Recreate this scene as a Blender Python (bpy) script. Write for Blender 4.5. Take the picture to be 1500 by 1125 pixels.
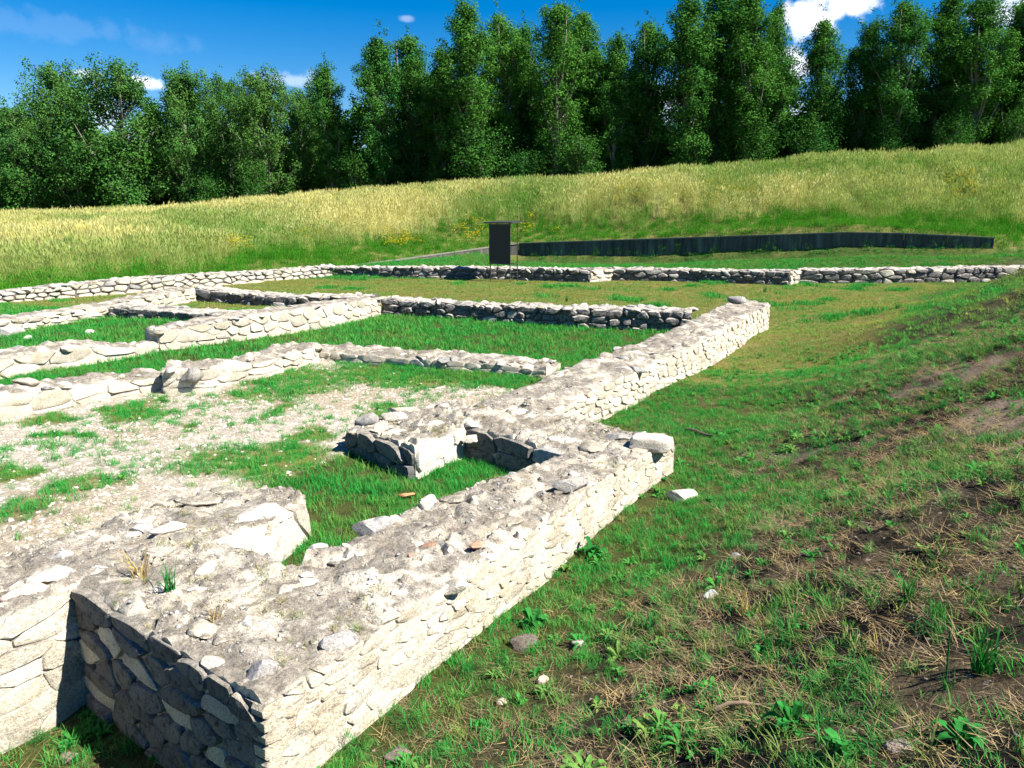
import bpy, math, random
import numpy as np
from mathutils import Vector

for _o in list(bpy.data.objects):
    bpy.data.objects.remove(_o)
SC = bpy.context.scene
COL = SC.collection
R = np.random.default_rng(11)
rnd = random.Random(5)
rad = math.radians

# ------------------------------------------------------------------ camera
FPX, CX, CY, YH, H = 1133.0, 750.0, 562.5, 315.0, 2.6
PITCH = math.atan((CY - YH) / FPX)
cam = bpy.data.cameras.new('camera')
cam.sensor_width = 36.0
cam.lens = 36.0 * FPX / 1500.0
cam.clip_start = 0.05
cam.clip_end = 3000
camo = bpy.data.objects.new('camera', cam)
COL.objects.link(camo)
camo.location = (0, 0, H)
camo.rotation_euler = (rad(90) - PITCH, 0, 0)
SC.camera = camo

# ------------------------------------------------------------------ light
SUN_AZ, SUN_EL = 112.0, 48.0
sv = Vector((math.sin(rad(SUN_AZ)) * math.cos(rad(SUN_EL)), math.cos(rad(SUN_AZ)) * math.cos(rad(SUN_EL)), math.sin(rad(SUN_EL))))
sl = bpy.data.lights.new('sun', 'SUN')
sl.energy = 5.0
sl.angle = rad(0.5)
sl.color = (1.0, 0.955, 0.88)
so = bpy.data.objects.new('sun', sl)
COL.objects.link(so)
so.location = (40, -20, 60)
so.rotation_euler = (-sv).to_track_quat('-Z', 'Y').to_euler()
SC.view_settings.view_transform = 'Standard'
SC.view_settings.look = 'None'
SC.view_settings.gamma = 1.0
SC.view_settings.use_curve_mapping = False
SC.view_settings.exposure = 1.5
SC.render.engine = 'CYCLES'
SC.cycles.use_denoising = True
SC.cycles.max_bounces = 3
SC.cycles.transmission_bounces = 1
SC.cycles.glossy_bounces = 1
SC.cycles.use_adaptive_sampling = True
SC.cycles.adaptive_threshold = 0.02
SC.cycles.transparent_max_bounces = 4
SC.cycles.diffuse_bounces = 2

world = bpy.data.worlds.new('World')
SC.world = world
world.use_nodes = True


def px_dir(x, y):
    u = (x - CX) / FPX
    v = (y - CY) / FPX
    d = np.array([u, math.cos(PITCH) - v * math.sin(PITCH), -math.sin(PITCH) - v * math.cos(PITCH)])
    return d / np.linalg.norm(d)


def build_world():
    nt = world.node_tree
    N, L = nt.nodes, nt.links
    N.clear()
    out = N.new('ShaderNodeOutputWorld')
    bg = N.new('ShaderNodeBackground')
    bg.inputs['Strength'].default_value = 0.05
    sky = N.new('ShaderNodeTexSky')
    sky.sky_type = 'NISHITA'
    sky.sun_disc = False
    sky.sun_elevation = rad(SUN_EL)
    sky.sun_rotation = rad(SUN_AZ)
    sky.altitude = 100
    sky.air_density = 1.0
    sky.dust_density = 0.1
    sky.ozone_density = 3.0
    hs = N.new('ShaderNodeHueSaturation')
    hs.inputs['Saturation'].default_value = 1.6
    hs.inputs['Hue'].default_value = 0.508
    hs.inputs['Value'].default_value = 1.0
    L.new(sky.outputs[0], hs.inputs['Color'])
    tc = N.new('ShaderNodeTexCoord')
    sep = N.new('ShaderNodeSeparateXYZ')
    L.new(tc.outputs['Generated'], sep.inputs[0])

    def m(op, a, b=None, c=None):
        n = N.new('ShaderNodeMath')
        n.operation = op
        for i, q in enumerate((a, b, c)):
            if q is None:
                continue
            if isinstance(q, (int, float)):
                n.inputs[i].default_value = q
            else:
                L.new(q, n.inputs[i])
        return n.outputs[0]
    az = m('ARCTAN2', sep.outputs[0], sep.outputs[1])
    el = m('ARCSINE', sep.outputs[2])
    ns = N.new('ShaderNodeTexNoise')
    ns.inputs['Scale'].default_value = 26
    ns.inputs['Detail'].default_value = 7
    ns.inputs['Roughness'].default_value = 0.6
    L.new(tc.outputs['Generated'], ns.inputs['Vector'])
    nz = m('SUBTRACT', ns.outputs['Fac'], 0.5)
    total = None
    # (azimuth deg, elevation deg, half width, half height, strength) of cumulus and thin cloud
    blobs = []
    for (x, y, rx, ry, s) in [(1178, 30, 46, 30, 1.0), (1160, 92, 28, 26, .85), (1245, 2, 52, 22, 1.0), (1150, 170, 60, 22, .6), (212, 121, 24, 9, .95), (130, 108, 22, 7, .5),
                              (595, 27, 12, 5, .2), (80, 42, 170, 20, .045), (430, 118, 60, 14, .3), (1480, 20, 40, 26, .6), (980, 150, 60, 30, .5), (160, 180, 30, 30, .4)]:
        d = px_dir(x, y)
        blobs.append((math.atan2(d[0], d[1]), math.asin(d[2]), rx / FPX, ry / FPX, s))
    rr = random.Random(3)
    for k in range(9):
        blobs.append((rad(rr.choice([-1, 1]) * rr.uniform(42, 175)), rad(rr.uniform(8, 40)), rad(rr.uniform(3, 7)), rad(rr.uniform(1.2, 3)), rr.uniform(.5, 1)))
    for (a0, e0, ra, re, s) in blobs:
        da = m('DIVIDE', m('SUBTRACT', az, a0), ra)
        de = m('DIVIDE', m('SUBTRACT', el, e0), re)
        r = m('SQRT', m('ADD', m('MULTIPLY', da, da), m('MULTIPLY', de, de)))
        v = m('ADD', m('SUBTRACT', 1.0, r), m('MULTIPLY', nz, 3.2))
        sm = N.new('ShaderNodeMapRange')
        sm.interpolation_type = 'SMOOTHSTEP'
        sm.inputs['From Min'].default_value = 0.0
        sm.inputs['From Max'].default_value = 0.75
        sm.inputs['To Max'].default_value = s
        L.new(v, sm.inputs['Value'])
        total = sm.outputs[0] if total is None else m('MAXIMUM', total, sm.outputs[0])
    mix = N.new('ShaderNodeMix')
    mix.data_type = 'RGBA'
    L.new(total, mix.inputs[0])
    L.new(hs.outputs[0], mix.inputs[6])
    mix.inputs[7].default_value = (11.0, 11.2, 12.0, 1)
    L.new(mix.outputs[2], bg.inputs['Color'])
    L.new(bg.outputs[0], out.inputs['Surface'])


build_world()


# ------------------------------------------------------------------ geometry helpers
def up(x, y, z):
    """pixel of the photograph + height above datum -> plan position"""
    u = (x - CX) / FPX
    v = (y - CY) / FPX
    F = math.cos(PITCH) - v * math.sin(PITCH)
    Z = -math.sin(PITCH) - v * math.cos(PITCH)
    t = (z - H) / Z
    return (u * t, F * t)


def zrow(Y, y):
    """height of image row y at forward distance Y"""
    v = (y - CY) / FPX
    F = math.cos(PITCH) - v * math.sin(PITCH)
    Z = -math.sin(PITCH) - v * math.cos(PITCH)
    return H + Z / F * Y


def upY(x, y, Y):
    u = (x - CX) / FPX
    v = (y - CY) / FPX
    F = math.cos(PITCH) - v * math.sin(PITCH)
    return (u * Y / F, Y, zrow(Y, y))


A = np.array([.518, .855])
NR = np.array([.855, -.518])


def ds(d, s):
    return (A[0] * s + NR[0] * d, A[1] * s + NR[1] * d)


def _hash(i, j, k, seed):
    n = (i * 374761393 + j * 668265263 + k * 2147483647 + seed * 974634777) & 0xFFFFFFFF
    n = ((n ^ (n >> 13)) * 1274126177) & 0xFFFFFFFF
    n = n ^ (n >> 16)
    return (n & 0xFFFF) / 65535.0


def vnoise(p, seed=0):
    """value noise of (N,3) points, -1..1"""
    p = np.asarray(p, float)
    f = np.floor(p)
    i = f.astype(np.int64)
    t = p - f
    t = t * t * (3 - 2 * t)
    r = 0
    for dx in (0, 1):
        for dy in (0, 1):
            for dz in (0, 1):
                w = (t[:, 0] if dx else 1 - t[:, 0]) * (t[:, 1] if dy else 1 - t[:, 1]) * (t[:, 2] if dz else 1 - t[:, 2])
                r = r + w * _hash(i[:, 0] + dx, i[:, 1] + dy, i[:, 2] + dz, seed)
    return r * 2 - 1


def fbm(p, sc=1.0, octv=4, seed=0, gain=.5):
    p = np.asarray(p, float) * sc
    a, s, tot = 1.0, 0, 0
    for k in range(octv):
        s = s + a * vnoise(p, seed + k * 17)
        tot += a
        a *= gain
        p = p * 2.03 + 11.7
    return s / tot


def fbm2(X, Y, sc=1.0, octv=4, seed=0, gain=.5):
    return fbm(np.stack([X, Y, np.zeros_like(X)], 1), sc, octv, seed, gain)


def sstep(a, b, x):
    t = np.clip((x - a) / (b - a), 0, 1)
    return t * t * (3 - 2 * t)


def mesh_np(name, V, F, mat=None, smooth=False, me=None):
    """V (N,3), F list/array of equal-length faces or list of tuples"""
    me = bpy.data.meshes.new(name)
    V = np.asarray(V, np.float32)
    if isinstance(F, np.ndarray):
        k = F.shape[1]
        me.vertices.add(len(V))
        me.vertices.foreach_set('co', V.ravel())
        me.loops.add(F.size)
        me.loops.foreach_set('vertex_index', F.astype(np.int32).ravel())
        me.polygons.add(len(F))
        me.polygons.foreach_set('loop_start', np.arange(0, F.size, k, dtype=np.int32))
        me.polygons.foreach_set('loop_total', np.full(len(F), k, np.int32))
        me.update(calc_edges=True)
    else:
        me.from_pydata([tuple(map(float, v)) for v in V], [], F)
        me.update()
    if smooth:
        me.polygons.foreach_set('use_smooth', np.ones(len(me.polygons), bool))
    if mat is not None:
        me.materials.append(mat)
    return me


def obj(name, me, parent=None, loc=None, rot=None, scl=None):
    o = bpy.data.objects.new(name, me)
    COL.objects.link(o)
    if parent is not None:
        o.parent = parent
    if loc is not None:
        o.location = loc
    if rot is not None:
        o.rotation_euler = rot
    if scl is not None:
        o.scale = scl
    return o


def tag(o, label=None, cat=None, group=None, kind=None):
    if label:
        o['label'] = label
    if cat:
        o['category'] = cat
    if group:
        o['group'] = group
    if kind:
        o['kind'] = kind
    return o


# ------------------------------------------------------------------ materials
def mat_new(name):
    m = bpy.data.materials.new(name)
    m.use_nodes = True
    m.node_tree.nodes.clear()
    return m, m.node_tree.nodes, m.node_tree.links


def ramp(N, L, fac, stops):
    r = N.new('ShaderNodeValToRGB')
    el = r.color_ramp.elements
    while len(el) < len(stops):
        el.new(0.5)
    for e, (p, c) in zip(el, stops):
        e.position = p
        e.color = (*c, 1) if len(c) == 3 else c
    if fac is not None:
        L.new(fac, r.inputs[0])
    return r.outputs[0]


def noise(N, L, vec, scale, detail=5, rough=.55, dist=0.0):
    n = N.new('ShaderNodeTexNoise')
    n.inputs['Scale'].default_value = scale
    n.inputs['Detail'].default_value = detail
    n.inputs['Roughness'].default_value = rough
    n.inputs['Distortion'].default_value = dist
    if vec is not None:
        L.new(vec, n.inputs['Vector'])
    return n.outputs['Fac']


def mixc(N, L, fac, a, b, blend='MIX'):
    m = N.new('ShaderNodeMix')
    m.data_type = 'RGBA'
    m.blend_type = blend
    for i, q in ((0, fac), (6, a), (7, b)):
        if isinstance(q, (int, float)):
            m.inputs[i].default_value = q
        elif isinstance(q, tuple):
            m.inputs[i].default_value = (*q, 1) if len(q) == 3 else q
        else:
            L.new(q, m.inputs[i])
    return m.outputs[2]


def rock_mat(name, base, dark, warm, top=None, spot=.5, bump=.35, scale=1.0, rand=1.0):
    """weathered limestone: cream base, grey lichen blotches, warm iron stains"""
    m, N, L = mat_new(name)
    out = N.new('ShaderNodeOutputMaterial')
    b = N.new('ShaderNodeBsdfPrincipled')
    b.inputs['Roughness'].default_value = .92
    b.inputs['Specular IOR Level'].default_value = .15
    geo = N.new('ShaderNodeNewGeometry')
    pos = geo.outputs['Position']
    oi = N.new('ShaderNodeObjectInfo')
    n1 = noise(N, L, pos, 5 * scale, 6, .6, .3)
    n2 = noise(N, L, pos, 19 * scale, 6, .65)
    n3 = noise(N, L, pos, 75 * scale, 4, .7)
    c = mixc(N, L, ramp(N, L, n1, [(.38, (0, 0, 0)), (.68, (1, 1, 1))]), base, warm)
    f = ramp(N, L, n2, [(spot, (0, 0, 0)), (spot + .16, (1, 1, 1))])
    c = mixc(N, L, f, c, dark)
    # per stone value
    r = ramp(N, L, oi.outputs['Random'], [(0, (1 - .3 * rand,) * 3), (.5, (1 - .1 * rand,) * 3), (1, (1.06,) * 3)])
    c = mixc(N, L, 1.0, c, r, 'MULTIPLY')
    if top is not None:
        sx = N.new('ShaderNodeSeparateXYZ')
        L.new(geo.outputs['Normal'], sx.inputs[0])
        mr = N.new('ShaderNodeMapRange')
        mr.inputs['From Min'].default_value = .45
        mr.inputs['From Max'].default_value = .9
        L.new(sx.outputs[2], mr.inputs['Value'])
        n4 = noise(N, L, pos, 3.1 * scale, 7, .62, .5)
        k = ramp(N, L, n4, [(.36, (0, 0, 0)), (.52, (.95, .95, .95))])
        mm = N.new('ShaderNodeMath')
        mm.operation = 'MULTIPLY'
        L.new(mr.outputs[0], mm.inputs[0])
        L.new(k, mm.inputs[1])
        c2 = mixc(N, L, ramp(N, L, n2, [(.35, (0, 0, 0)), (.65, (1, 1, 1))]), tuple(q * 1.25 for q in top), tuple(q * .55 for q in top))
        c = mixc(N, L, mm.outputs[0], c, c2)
    g = ramp(N, L, n3, [(.33, (.5, .47, .43)), (.5, (1.0, 1.0, 1.0)), (.66, (1.18, 1.18, 1.18))])
    c = mixc(N, L, .9, c, g, 'MULTIPLY')
    n5 = noise(N, L, pos, 210 * scale, 3, .7)
    c = mixc(N, L, .8, c, ramp(N, L, n5, [(.36, (.55, .53, .5)), (.56, (1.1, 1.1, 1.1))]), 'MULTIPLY')
    L.new(c, b.inputs['Base Color'])
    bp = N.new('ShaderNodeBump')
    bp.inputs['Strength'].default_value = bump
    bp.inputs['Distance'].default_value = .02
    hh = mixc(N, L, .5, n2, n3)
    L.new(hh, bp.inputs['Height'])
    L.new(bp.outputs[0], b.inputs['Normal'])
    L.new(b.outputs[0], out.inputs['Surface'])
    return m


M = {}
M['stone'] = rock_mat('limestone', (.59, .55, .455), (.25, .235, .205), (.48, .41, .30), top=(.26, .235, .19), spot=.58, bump=.9)
M['mortar'] = rock_mat('lime_mortar', (.55, .51, .43), (.24, .22, .19), (.40, .35, .27), top=(.22, .195, .16), spot=.54, bump=1.0, rand=0)
M['grey_stone'] = rock_mat('grey_lichen_stone', (.34, .33, .32), (.15, .15, .15), (.40, .37, .31), spot=.52)
M['lichen_shade_stone'] = rock_mat('shaded_lichen_stone', (.20, .195, .185), (.05, .05, .05), (.24, .225, .2), top=(.46, .42, .37), spot=.45)  # dark lichen, with the shade of sunless wall faces put into the colour
M['lichen_shade_mortar'] = rock_mat('shaded_lichen_mortar', (.11, .105, .1), (.04, .04, .04), (.15, .14, .12), top=(.46, .42, .36), spot=.5, bump=.7, rand=0)  # mortar to match: lichen tone plus shade worked into the colour
M['shade_stone'] = rock_mat('shade_darkened_limestone', (.17, .17, .165), (.055, .055, .055), (.21, .195, .17), top=(.30, .27, .22), spot=.5, bump=.9)  # limestone with the shade of the sunless faces painted into its base colour
M['white_stone'] = rock_mat('white_limestone', (.60, .57, .50), (.33, .31, .27), (.52, .465, .375), spot=.6, bump=.8)
M['brown_stone'] = rock_mat('brown_sandstone', (.38, .22, .15), (.20, .14, .11), (.44, .30, .2), spot=.6)
M['soil'] = rock_mat('pale_soil', (.20, .16, .13), (.11, .09, .075), (.24, .2, .165), spot=.55, bump=1.0)
M['char'] = rock_mat('burnt_clod', (.02, .019, .018), (.01, .01, .01), (.04, .035, .03), spot=.55)
M['pink_stone'] = rock_mat('pink_stone', (.46, .32, .27), (.30, .22, .19), (.50, .40, .34), spot=.6)


def conc_mat():
    m, N, L = mat_new('stained_concrete')
    out = N.new('ShaderNodeOutputMaterial')
    b = N.new('ShaderNodeBsdfPrincipled')
    b.inputs['Roughness'].default_value = .9
    geo = N.new('ShaderNodeNewGeometry')
    mp = N.new('ShaderNodeMapping')
    mp.inputs['Scale'].default_value = (1, 1, .12)
    L.new(geo.outputs['Position'], mp.inputs['Vector'])
    n1 = noise(N, L, mp.outputs[0], 3.5, 6, .6)
    n2 = noise(N, L, geo.outputs['Position'], 14, 5, .6)
    c = ramp(N, L, n1, [(.35, (.035, .034, .03)), (.55, (.09, .085, .075)), (.75, (.2, .19, .17))])
    c = mixc(N, L, .6, c, ramp(N, L, n2, [(.3, (.6, .6, .6)), (.7, (1.1, 1.1, 1.1))]), 'MULTIPLY')
    L.new(c, b.inputs['Base Color'])
    L.new(b.outputs[0], out.inputs['Surface'])
    return m


M['concrete'] = conc_mat()


def plain(name, col, rough=.6, var=.25, metal=0.0):
    m, N, L = mat_new(name)
    out = N.new('ShaderNodeOutputMaterial')
    b = N.new('ShaderNodeBsdfPrincipled')
    b.inputs['Roughness'].default_value = rough
    b.inputs['Metallic'].default_value = metal
    geo = N.new('ShaderNodeNewGeometry')
    n1 = noise(N, L, geo.outputs['Position'], 22, 5, .6)
    c = mixc(N, L, n1, tuple(q * (1 - var) for q in col), tuple(q * (1 + var) for q in col))
    L.new(c, b.inputs['Base Color'])
    L.new(b.outputs[0], out.inputs['Surface'])
    return m


M['coping'] = plain('pale_coping', (.15, .14, .115), .9)
M['black_paint'] = plain('black_board', (.012, .013, .014), .55)
M['steel'] = plain('weathered_steel', (.05, .05, .052), .5, .3, .3)
M['roof_board'] = plain('board_roof', (.03, .028, .03), .6)
M['wood'] = plain('dry_wood', (.26, .18, .11), .85)
M['dark_wood'] = plain('rotten_wood', (.07, .045, .03), .9)
M['orange_wood'] = plain('orange_tile', (.42, .2, .09), .85)
M['red'] = plain('red_petal', (.5, .02, .03), .6)


def leaf_mat(name, g1, g2, d1, d2, trans=.3, attr=True):
    """foliage: green g1..g2, turning to dry d1..d2 by the tuft's own dryness"""
    m, N, L = mat_new(name)
    out = N.new('ShaderNodeOutputMaterial')
    oi = N.new('ShaderNodeObjectInfo')
    g = mixc(N, L, oi.outputs['Random'], g1, g2)
    if attr:
        at = N.new('ShaderNodeAttribute')
        at.attribute_type = 'INSTANCER'
        at.attribute_name = 'dry'
        d = mixc(N, L, oi.outputs['Random'], d1, d2)
        c = mixc(N, L, at.outputs['Fac'], g, d)
    else:
        geo = N.new('ShaderNodeNewGeometry')
        n1 = noise(N, L, geo.outputs['Position'], .55, 4, .6)
        c = mixc(N, L, ramp(N, L, n1, [(.35, (0, 0, 0)), (.7, (1, 1, 1))]), g, d1)
        ri = geo.outputs['Random Per Island']
        c = mixc(N, L, .75, c, ramp(N, L, ri, [(0, (.55, .55, .55)), (1, (1.3, 1.3, 1.3))]), 'MULTIPLY')
    df = N.new('ShaderNodeBsdfDiffuse')
    tr = N.new('ShaderNodeBsdfTranslucent')
    L.new(c, df.inputs[0])
    c2 = mixc(N, L, 1.0, c, (1.0, 1.15, .75), 'MULTIPLY')
    L.new(c2, tr.inputs[0])
    mx = N.new('ShaderNodeMixShader')
    mx.inputs[0].default_value = trans
    L.new(df.outputs[0], mx.inputs[1])
    L.new(tr.outputs[0], mx.inputs[2])
    L.new(mx.outputs[0], out.inputs['Surface'])
    return m


M['lawn'] = leaf_mat('lawn_blade', (.022, .235, .04), (.05, .30, .05), (.25, .21, .05), (.34, .29, .085))
M['bank_blade'] = leaf_mat('bank_blade', (.016, .135, .03), (.04, .20, .038), (.25, .2, .06), (.34, .28, .1))
M['weed'] = leaf_mat('weed_leaf', (.028, .18, .034), (.06, .25, .045), (.20, .17, .05), (.3, .24, .08), .25)
M['tall'] = leaf_mat('meadow_blade', (.035, .18, .015), (.08, .25, .02), (.50, .45, .14), (.62, .57, .26), .35)
M['yellow'] = leaf_mat('yellow_petal', (.45, .36, .015), (.55, .45, .02), (.3, .3, .03), (.3, .3, .03), .2)
M['straw'] = leaf_mat('straw', (.14, .115, .08), (.34, .27, .15), (.16, .11, .06), (.38, .27, .11), .1)
M['tree_a'] = leaf_mat('poplar_leaf', (.025, .12, .025), (.055, .165, .025), (.07, .175, .028), None, .22, attr=False)
M['tree_b'] = leaf_mat('willow_leaf', (.035, .135, .032), (.065, .165, .032), (.08, .17, .035), None, .22, attr=False)
M['bush'] = leaf_mat('bush_leaf', (.025, .11, .022), (.05, .15, .024), (.05, .13, .022), None, .25, attr=False)
M['bark'] = plain('pale_bark', (.20, .18, .15), .9, .5)


def ground_mat():
    m, N, L = mat_new('ground')
    out = N.new('ShaderNodeOutputMaterial')
    b = N.new('ShaderNodeBsdfPrincipled')
    b.inputs['Roughness'].default_value = 1.0
    b.inputs['Specular IOR Level'].default_value = .05
    at = N.new('ShaderNodeAttribute')
    at.attribute_name = 'gcol'
    geo = N.new('ShaderNodeNewGeometry')
    n1 = noise(N, L, geo.outputs['Position'], 42, 6, .7)
    n2 = noise(N, L, geo.outputs['Position'], 9, 6, .65)
    c = mixc(N, L, .9, at.outputs['Color'], ramp(N, L, n1, [(.32, (.45, .43, .42)), (.5, (.95, .95, .95)), (.68, (1.4, 1.38, 1.3))]), 'MULTIPLY')
    c = mixc(N, L, .6, c, ramp(N, L, n2, [(.35, (.6, .6, .6)), (.65, (1.25, 1.25, 1.2))]), 'MULTIPLY')
    L.new(c, b.inputs['Base Color'])
    bp = N.new('ShaderNodeBump')
    bp.inputs['Strength'].default_value = .8
    bp.inputs['Distance'].default_value = .03
    L.new(n1, bp.inputs['Height'])
    L.new(bp.outputs[0], b.inputs['Normal'])
    L.new(b.outputs[0], out.inputs['Surface'])
    return m


M['ground'] = ground_mat()

# ------------------------------------------------------------------ wall plans (visible face lines: plan x, y, base z, top z)


def face_px(rows):
    """rows of (px, y_base, z_base, y_top) -> list of (X, Y, zb, zt)"""
    o = []
    for (x, yb, zb, yt) in rows:
        X, Y = up(x, yb, zb)
        o.append((X, Y, zb, zrow(Y, yt)))
    return o


def face_ds(rows):
    return [(*ds(d, s), zb, zt) for (d, s, zb, zt) in rows]


F_W1 = face_ds([(-2.5, 2.0, .0, .5), (-2.5, 3.2, .0, .5), (-2.47, 4.4, .0, .5), (-2.5, 5.5, .05, .5), (-2.46, 6.4, .1, .5), (-2.40, 7.0, .14, .47)])
F_X1 = face_ds([(-4.36, 2.24, -.28, .5), (-3.4, 2.13, -.26, .5), (-2.52, 2.025, -.1, .5)])
F_W2a = face_ds([(-4.30, .2, -.25, .5), (-4.33, 1.4, -.26, .5), (-4.36, 2.24, -.28, .5)])
F_W2b = face_ds([(-4.30, 3.05, .15, .46), (-4.12, 3.5, .17, .5), (-4.2, 3.9, .18, .48), (-4.6, 4.15, .18, .44)])
F_W3s = face_ds([(-5.4, 5.68, .24, .5), (-4.85, 5.55, .2, .5), (-4.34, 5.42, .18, .48)])
F_W3r = face_ds([(-4.34, 5.42, .18, .48), (-4.36, 6.28, .16, .5)])
F_X2 = face_ds([(-4.36, 6.28, .16, .5), (-3.7, 6.2, .15, .48), (-3.08, 6.08, .14, .46)])
F_W4 = face_ds([(-3.95, 7.2, .08, .45), (-4.0, 8.2, .03, .5), (-4.0, 9.7, 0, .5), (-4.0, 12.8, -.03, .5), (-4.15, 16, -.07, .5), (-4.35, 19.15, -.1, .52)])
F_X4 = face_px([(452, 529, .27, 513), (478, 528, .27, 514), (580, 536, .24, 522), (667, 543, .22, 527), (733, 548, .2, 533), (800, 553, .2, 541)])
F_X5 = face_px([(560, 461, .2, 437), (677, 468, .18, 445), (840, 479, .15, 451), (962, 485, .1, 454), (1012, 488, .08, 455)])
F_L1a = face_px([(-90, 632, .22, 596), (0, 616, .22, 580), (73, 602, .22, 570), (183, 580, .24, 557), (246, 571, .24, 548)])
F_L1b = face_px([(240, 577, .24, 541), (300, 574, .24, 541), (333, 564, .25, 535), (380, 555, .27, 530), (467, 525, .3, 506)])
F_L2a = face_px([(-70, 572, .3, 540), (7, 555, .3, 524), (70, 544, .3, 513), (133, 534, .3, 505), (197, 524, .3, 508), (236, 514, .3, 503)])
F_L2b = face_px([(233, 515, .3, 485), (285, 509, .3, 476), (367, 497, .28, 462), (440, 486, .26, 451), (500, 476, .24, 444), (558, 461, .2, 437)])
F_X6 = face_px([(160, 465, .27, 449), (267, 471, .27, 456), (317, 474, .27, 460), (385, 474, .28, 458)])
F_X7 = face_px([(287, 443, .1, 421), (367, 448, .12, 431), (430, 450, .14, 434), (545, 450, .16, 433)])
F_L3 = face_px([(-90, 503, .27, 480), (33, 484, .26, 465), (100, 473, .26, 456), (159, 464, .26, 447), (248, 448, .2, 428), (287, 442, .16, 421)])
F_LF = face_px([(-110, 457, .1, 437), (0, 444, .1, 428), (167, 432, .06, 410), (283, 421, .05, 402), (367, 414, .05, 398), (443, 407, .05, 393), (486, 404, .05, 389)])
F_FWa = face_px([(486, 404, .03, 391), (600, 407, .02, 391), (750, 410, 0, 392), (864, 414, 0, 395)])
F_FWa_e = face_px([(864, 414, 0, 395), (897, 411, 0, 393)])
F_FWb = face_px([(897, 411, 0, 393), (1000, 413, 0, 395), (1156, 418, 0, 397)])
F_FWb_e = face_px([(1156, 418, 0, 397), (1169, 415, 0, 396)])
F_FWc = face_px([(1169, 415, 0, 395), (1300, 415, .05, 394), (1450, 412, .1, 391), (1600, 410, .15, 388), (1720, 408, .2, 386)])

ALL_FACES = [F_W1, F_X1, F_W2a, F_W2b, F_W3s, F_W3r, F_X2, F_W4, F_X4, F_X5, F_L1a, F_L1b, F_L2a, F_L2b, F_X6, F_X7, F_L3, F_LF, F_FWa, F_FWb, F_FWc]

# retaining wall (top line, bottom line at forward distance)
RET = [(520, 388, 389.5, 36.5), (600, 378, 383, 39.8), (716, 362, 370, 44.0), (760, 356, 377, 44.3), (1000, 348, 377, 40.9), (1240, 340, 370, 37.4), (1325, 341.5, 367, 36.4), (1457, 348, 362, 34.9)]
RETP = [(upY(x, yt, Y), upY(x, yb, Y)) for (x, yt, yb, Y) in RET]
CREST = [(-500, 362, 66), (-200, 349, 64), (0, 338, 62), (200, 326, 62), (400, 311, 60), (600, 293, 58), (750, 281, 57), (1000, 264, 55), (1250, 247, 53), (1500, 229, 51), (1800, 205, 49), (2300, 180, 47)]
CRESTP = [upY(x, y, Y) for (x, y, Y) in CREST]

# ------------------------------------------------------------------ terrain
CTRL = []
for f in ALL_FACES:
    for (x, y, zb, zt) in f:
        CTRL.append((x, y, zb))
for d, s, z in [(0, 0, 1.0), (-1, 1.3, .62), (-1.9, 1.6, .22), (-1.6, 3, .18), (-1.6, 5, .17), (-1.6, 7, .16), (-1.9, 10, .12), (-2.1, 14, .07), (-2.2, 20, .04), (-3.2, 1.0, -.15),
                (0, 2.5, .98), (0, 5, 1.0), (0, 10, 1.08), (0, 15, 1.15), (0, 20, 1.05), (0, 25, .5), (0, 30, .28), (-1, 10, .62), (-1, 15, .62), (-1, 20, .5), (-1, 25, .18), (1, 20, 1.55), (1, 15, 1.6), (1, 10, 1.5), (1, 25, .75), (3, -1, 1.7), (3, 2.5, 1.75), (3, 5, 1.75), (3, 10, 2.0), (3, 15, 2.05), (3, 20, 1.7), (3, 25, .9), (3, 30, .6), (8, 0, 2.3), (8, 10, 2.3), (8, 20, 2.0), (9, 34, 1.0), (-1, -3, .9), (-4, -3, .1), (3, -4, 1.6),
                (-3.7, 3.6, .17), (-3.8, 4.6, .18), (-3.7, 5.6, .16), (-5.9, 3.0, .3), (-6, 5, .27), (-7.5, 4, .25), (-7, 7, .25), (-8.5, 6.5, .25), (-5.2, 8.2, .24), (-6.5, 8.6, .22), (-5.2, 10.2, .2), (-8, 12, .22), (-10.8, 6, .32), (-10.8, 9, .3),
                (-4, 22, 0), (-10, 20, 0), (-16, 22, .02), (-15, 18, .05), (-20, 15, .1), (-3, 27, .02), (4, 28, .5), (-9, 28, 0)]:
    CTRL.append((*ds(d, s), z))
for i_ in range(len(RETP) - 1):
    for q_ in np.linspace(0, 1, 9)[:8 if i_ < len(RETP) - 2 else 9]:
        t = np.array(RETP[i_][0]) * (1 - q_) + np.array(RETP[i_ + 1][0]) * q_
        b = np.array(RETP[i_][1]) * (1 - q_) + np.array(RETP[i_ + 1][1]) * q_
        sk_ = .22 if i_ >= 2 else -.02
        CTRL.append((b[0], b[1] - .4, b[2] - sk_))
        CTRL.append((b[0], b[1] - 2.0, b[2] - sk_))
        CTRL.append((t[0], t[1] + .7, t[2] - .03))
        CTRL.append((t[0], t[1] + 2.2, t[2] + .25))
for (x, y, z) in CRESTP:
    CTRL.append((x, y, z))
    CTRL.append((x * 1.08, y * 1.08, z - .5))
    CTRL.append((x * 1.4, y * 1.4, z * .5 + .8))
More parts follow.
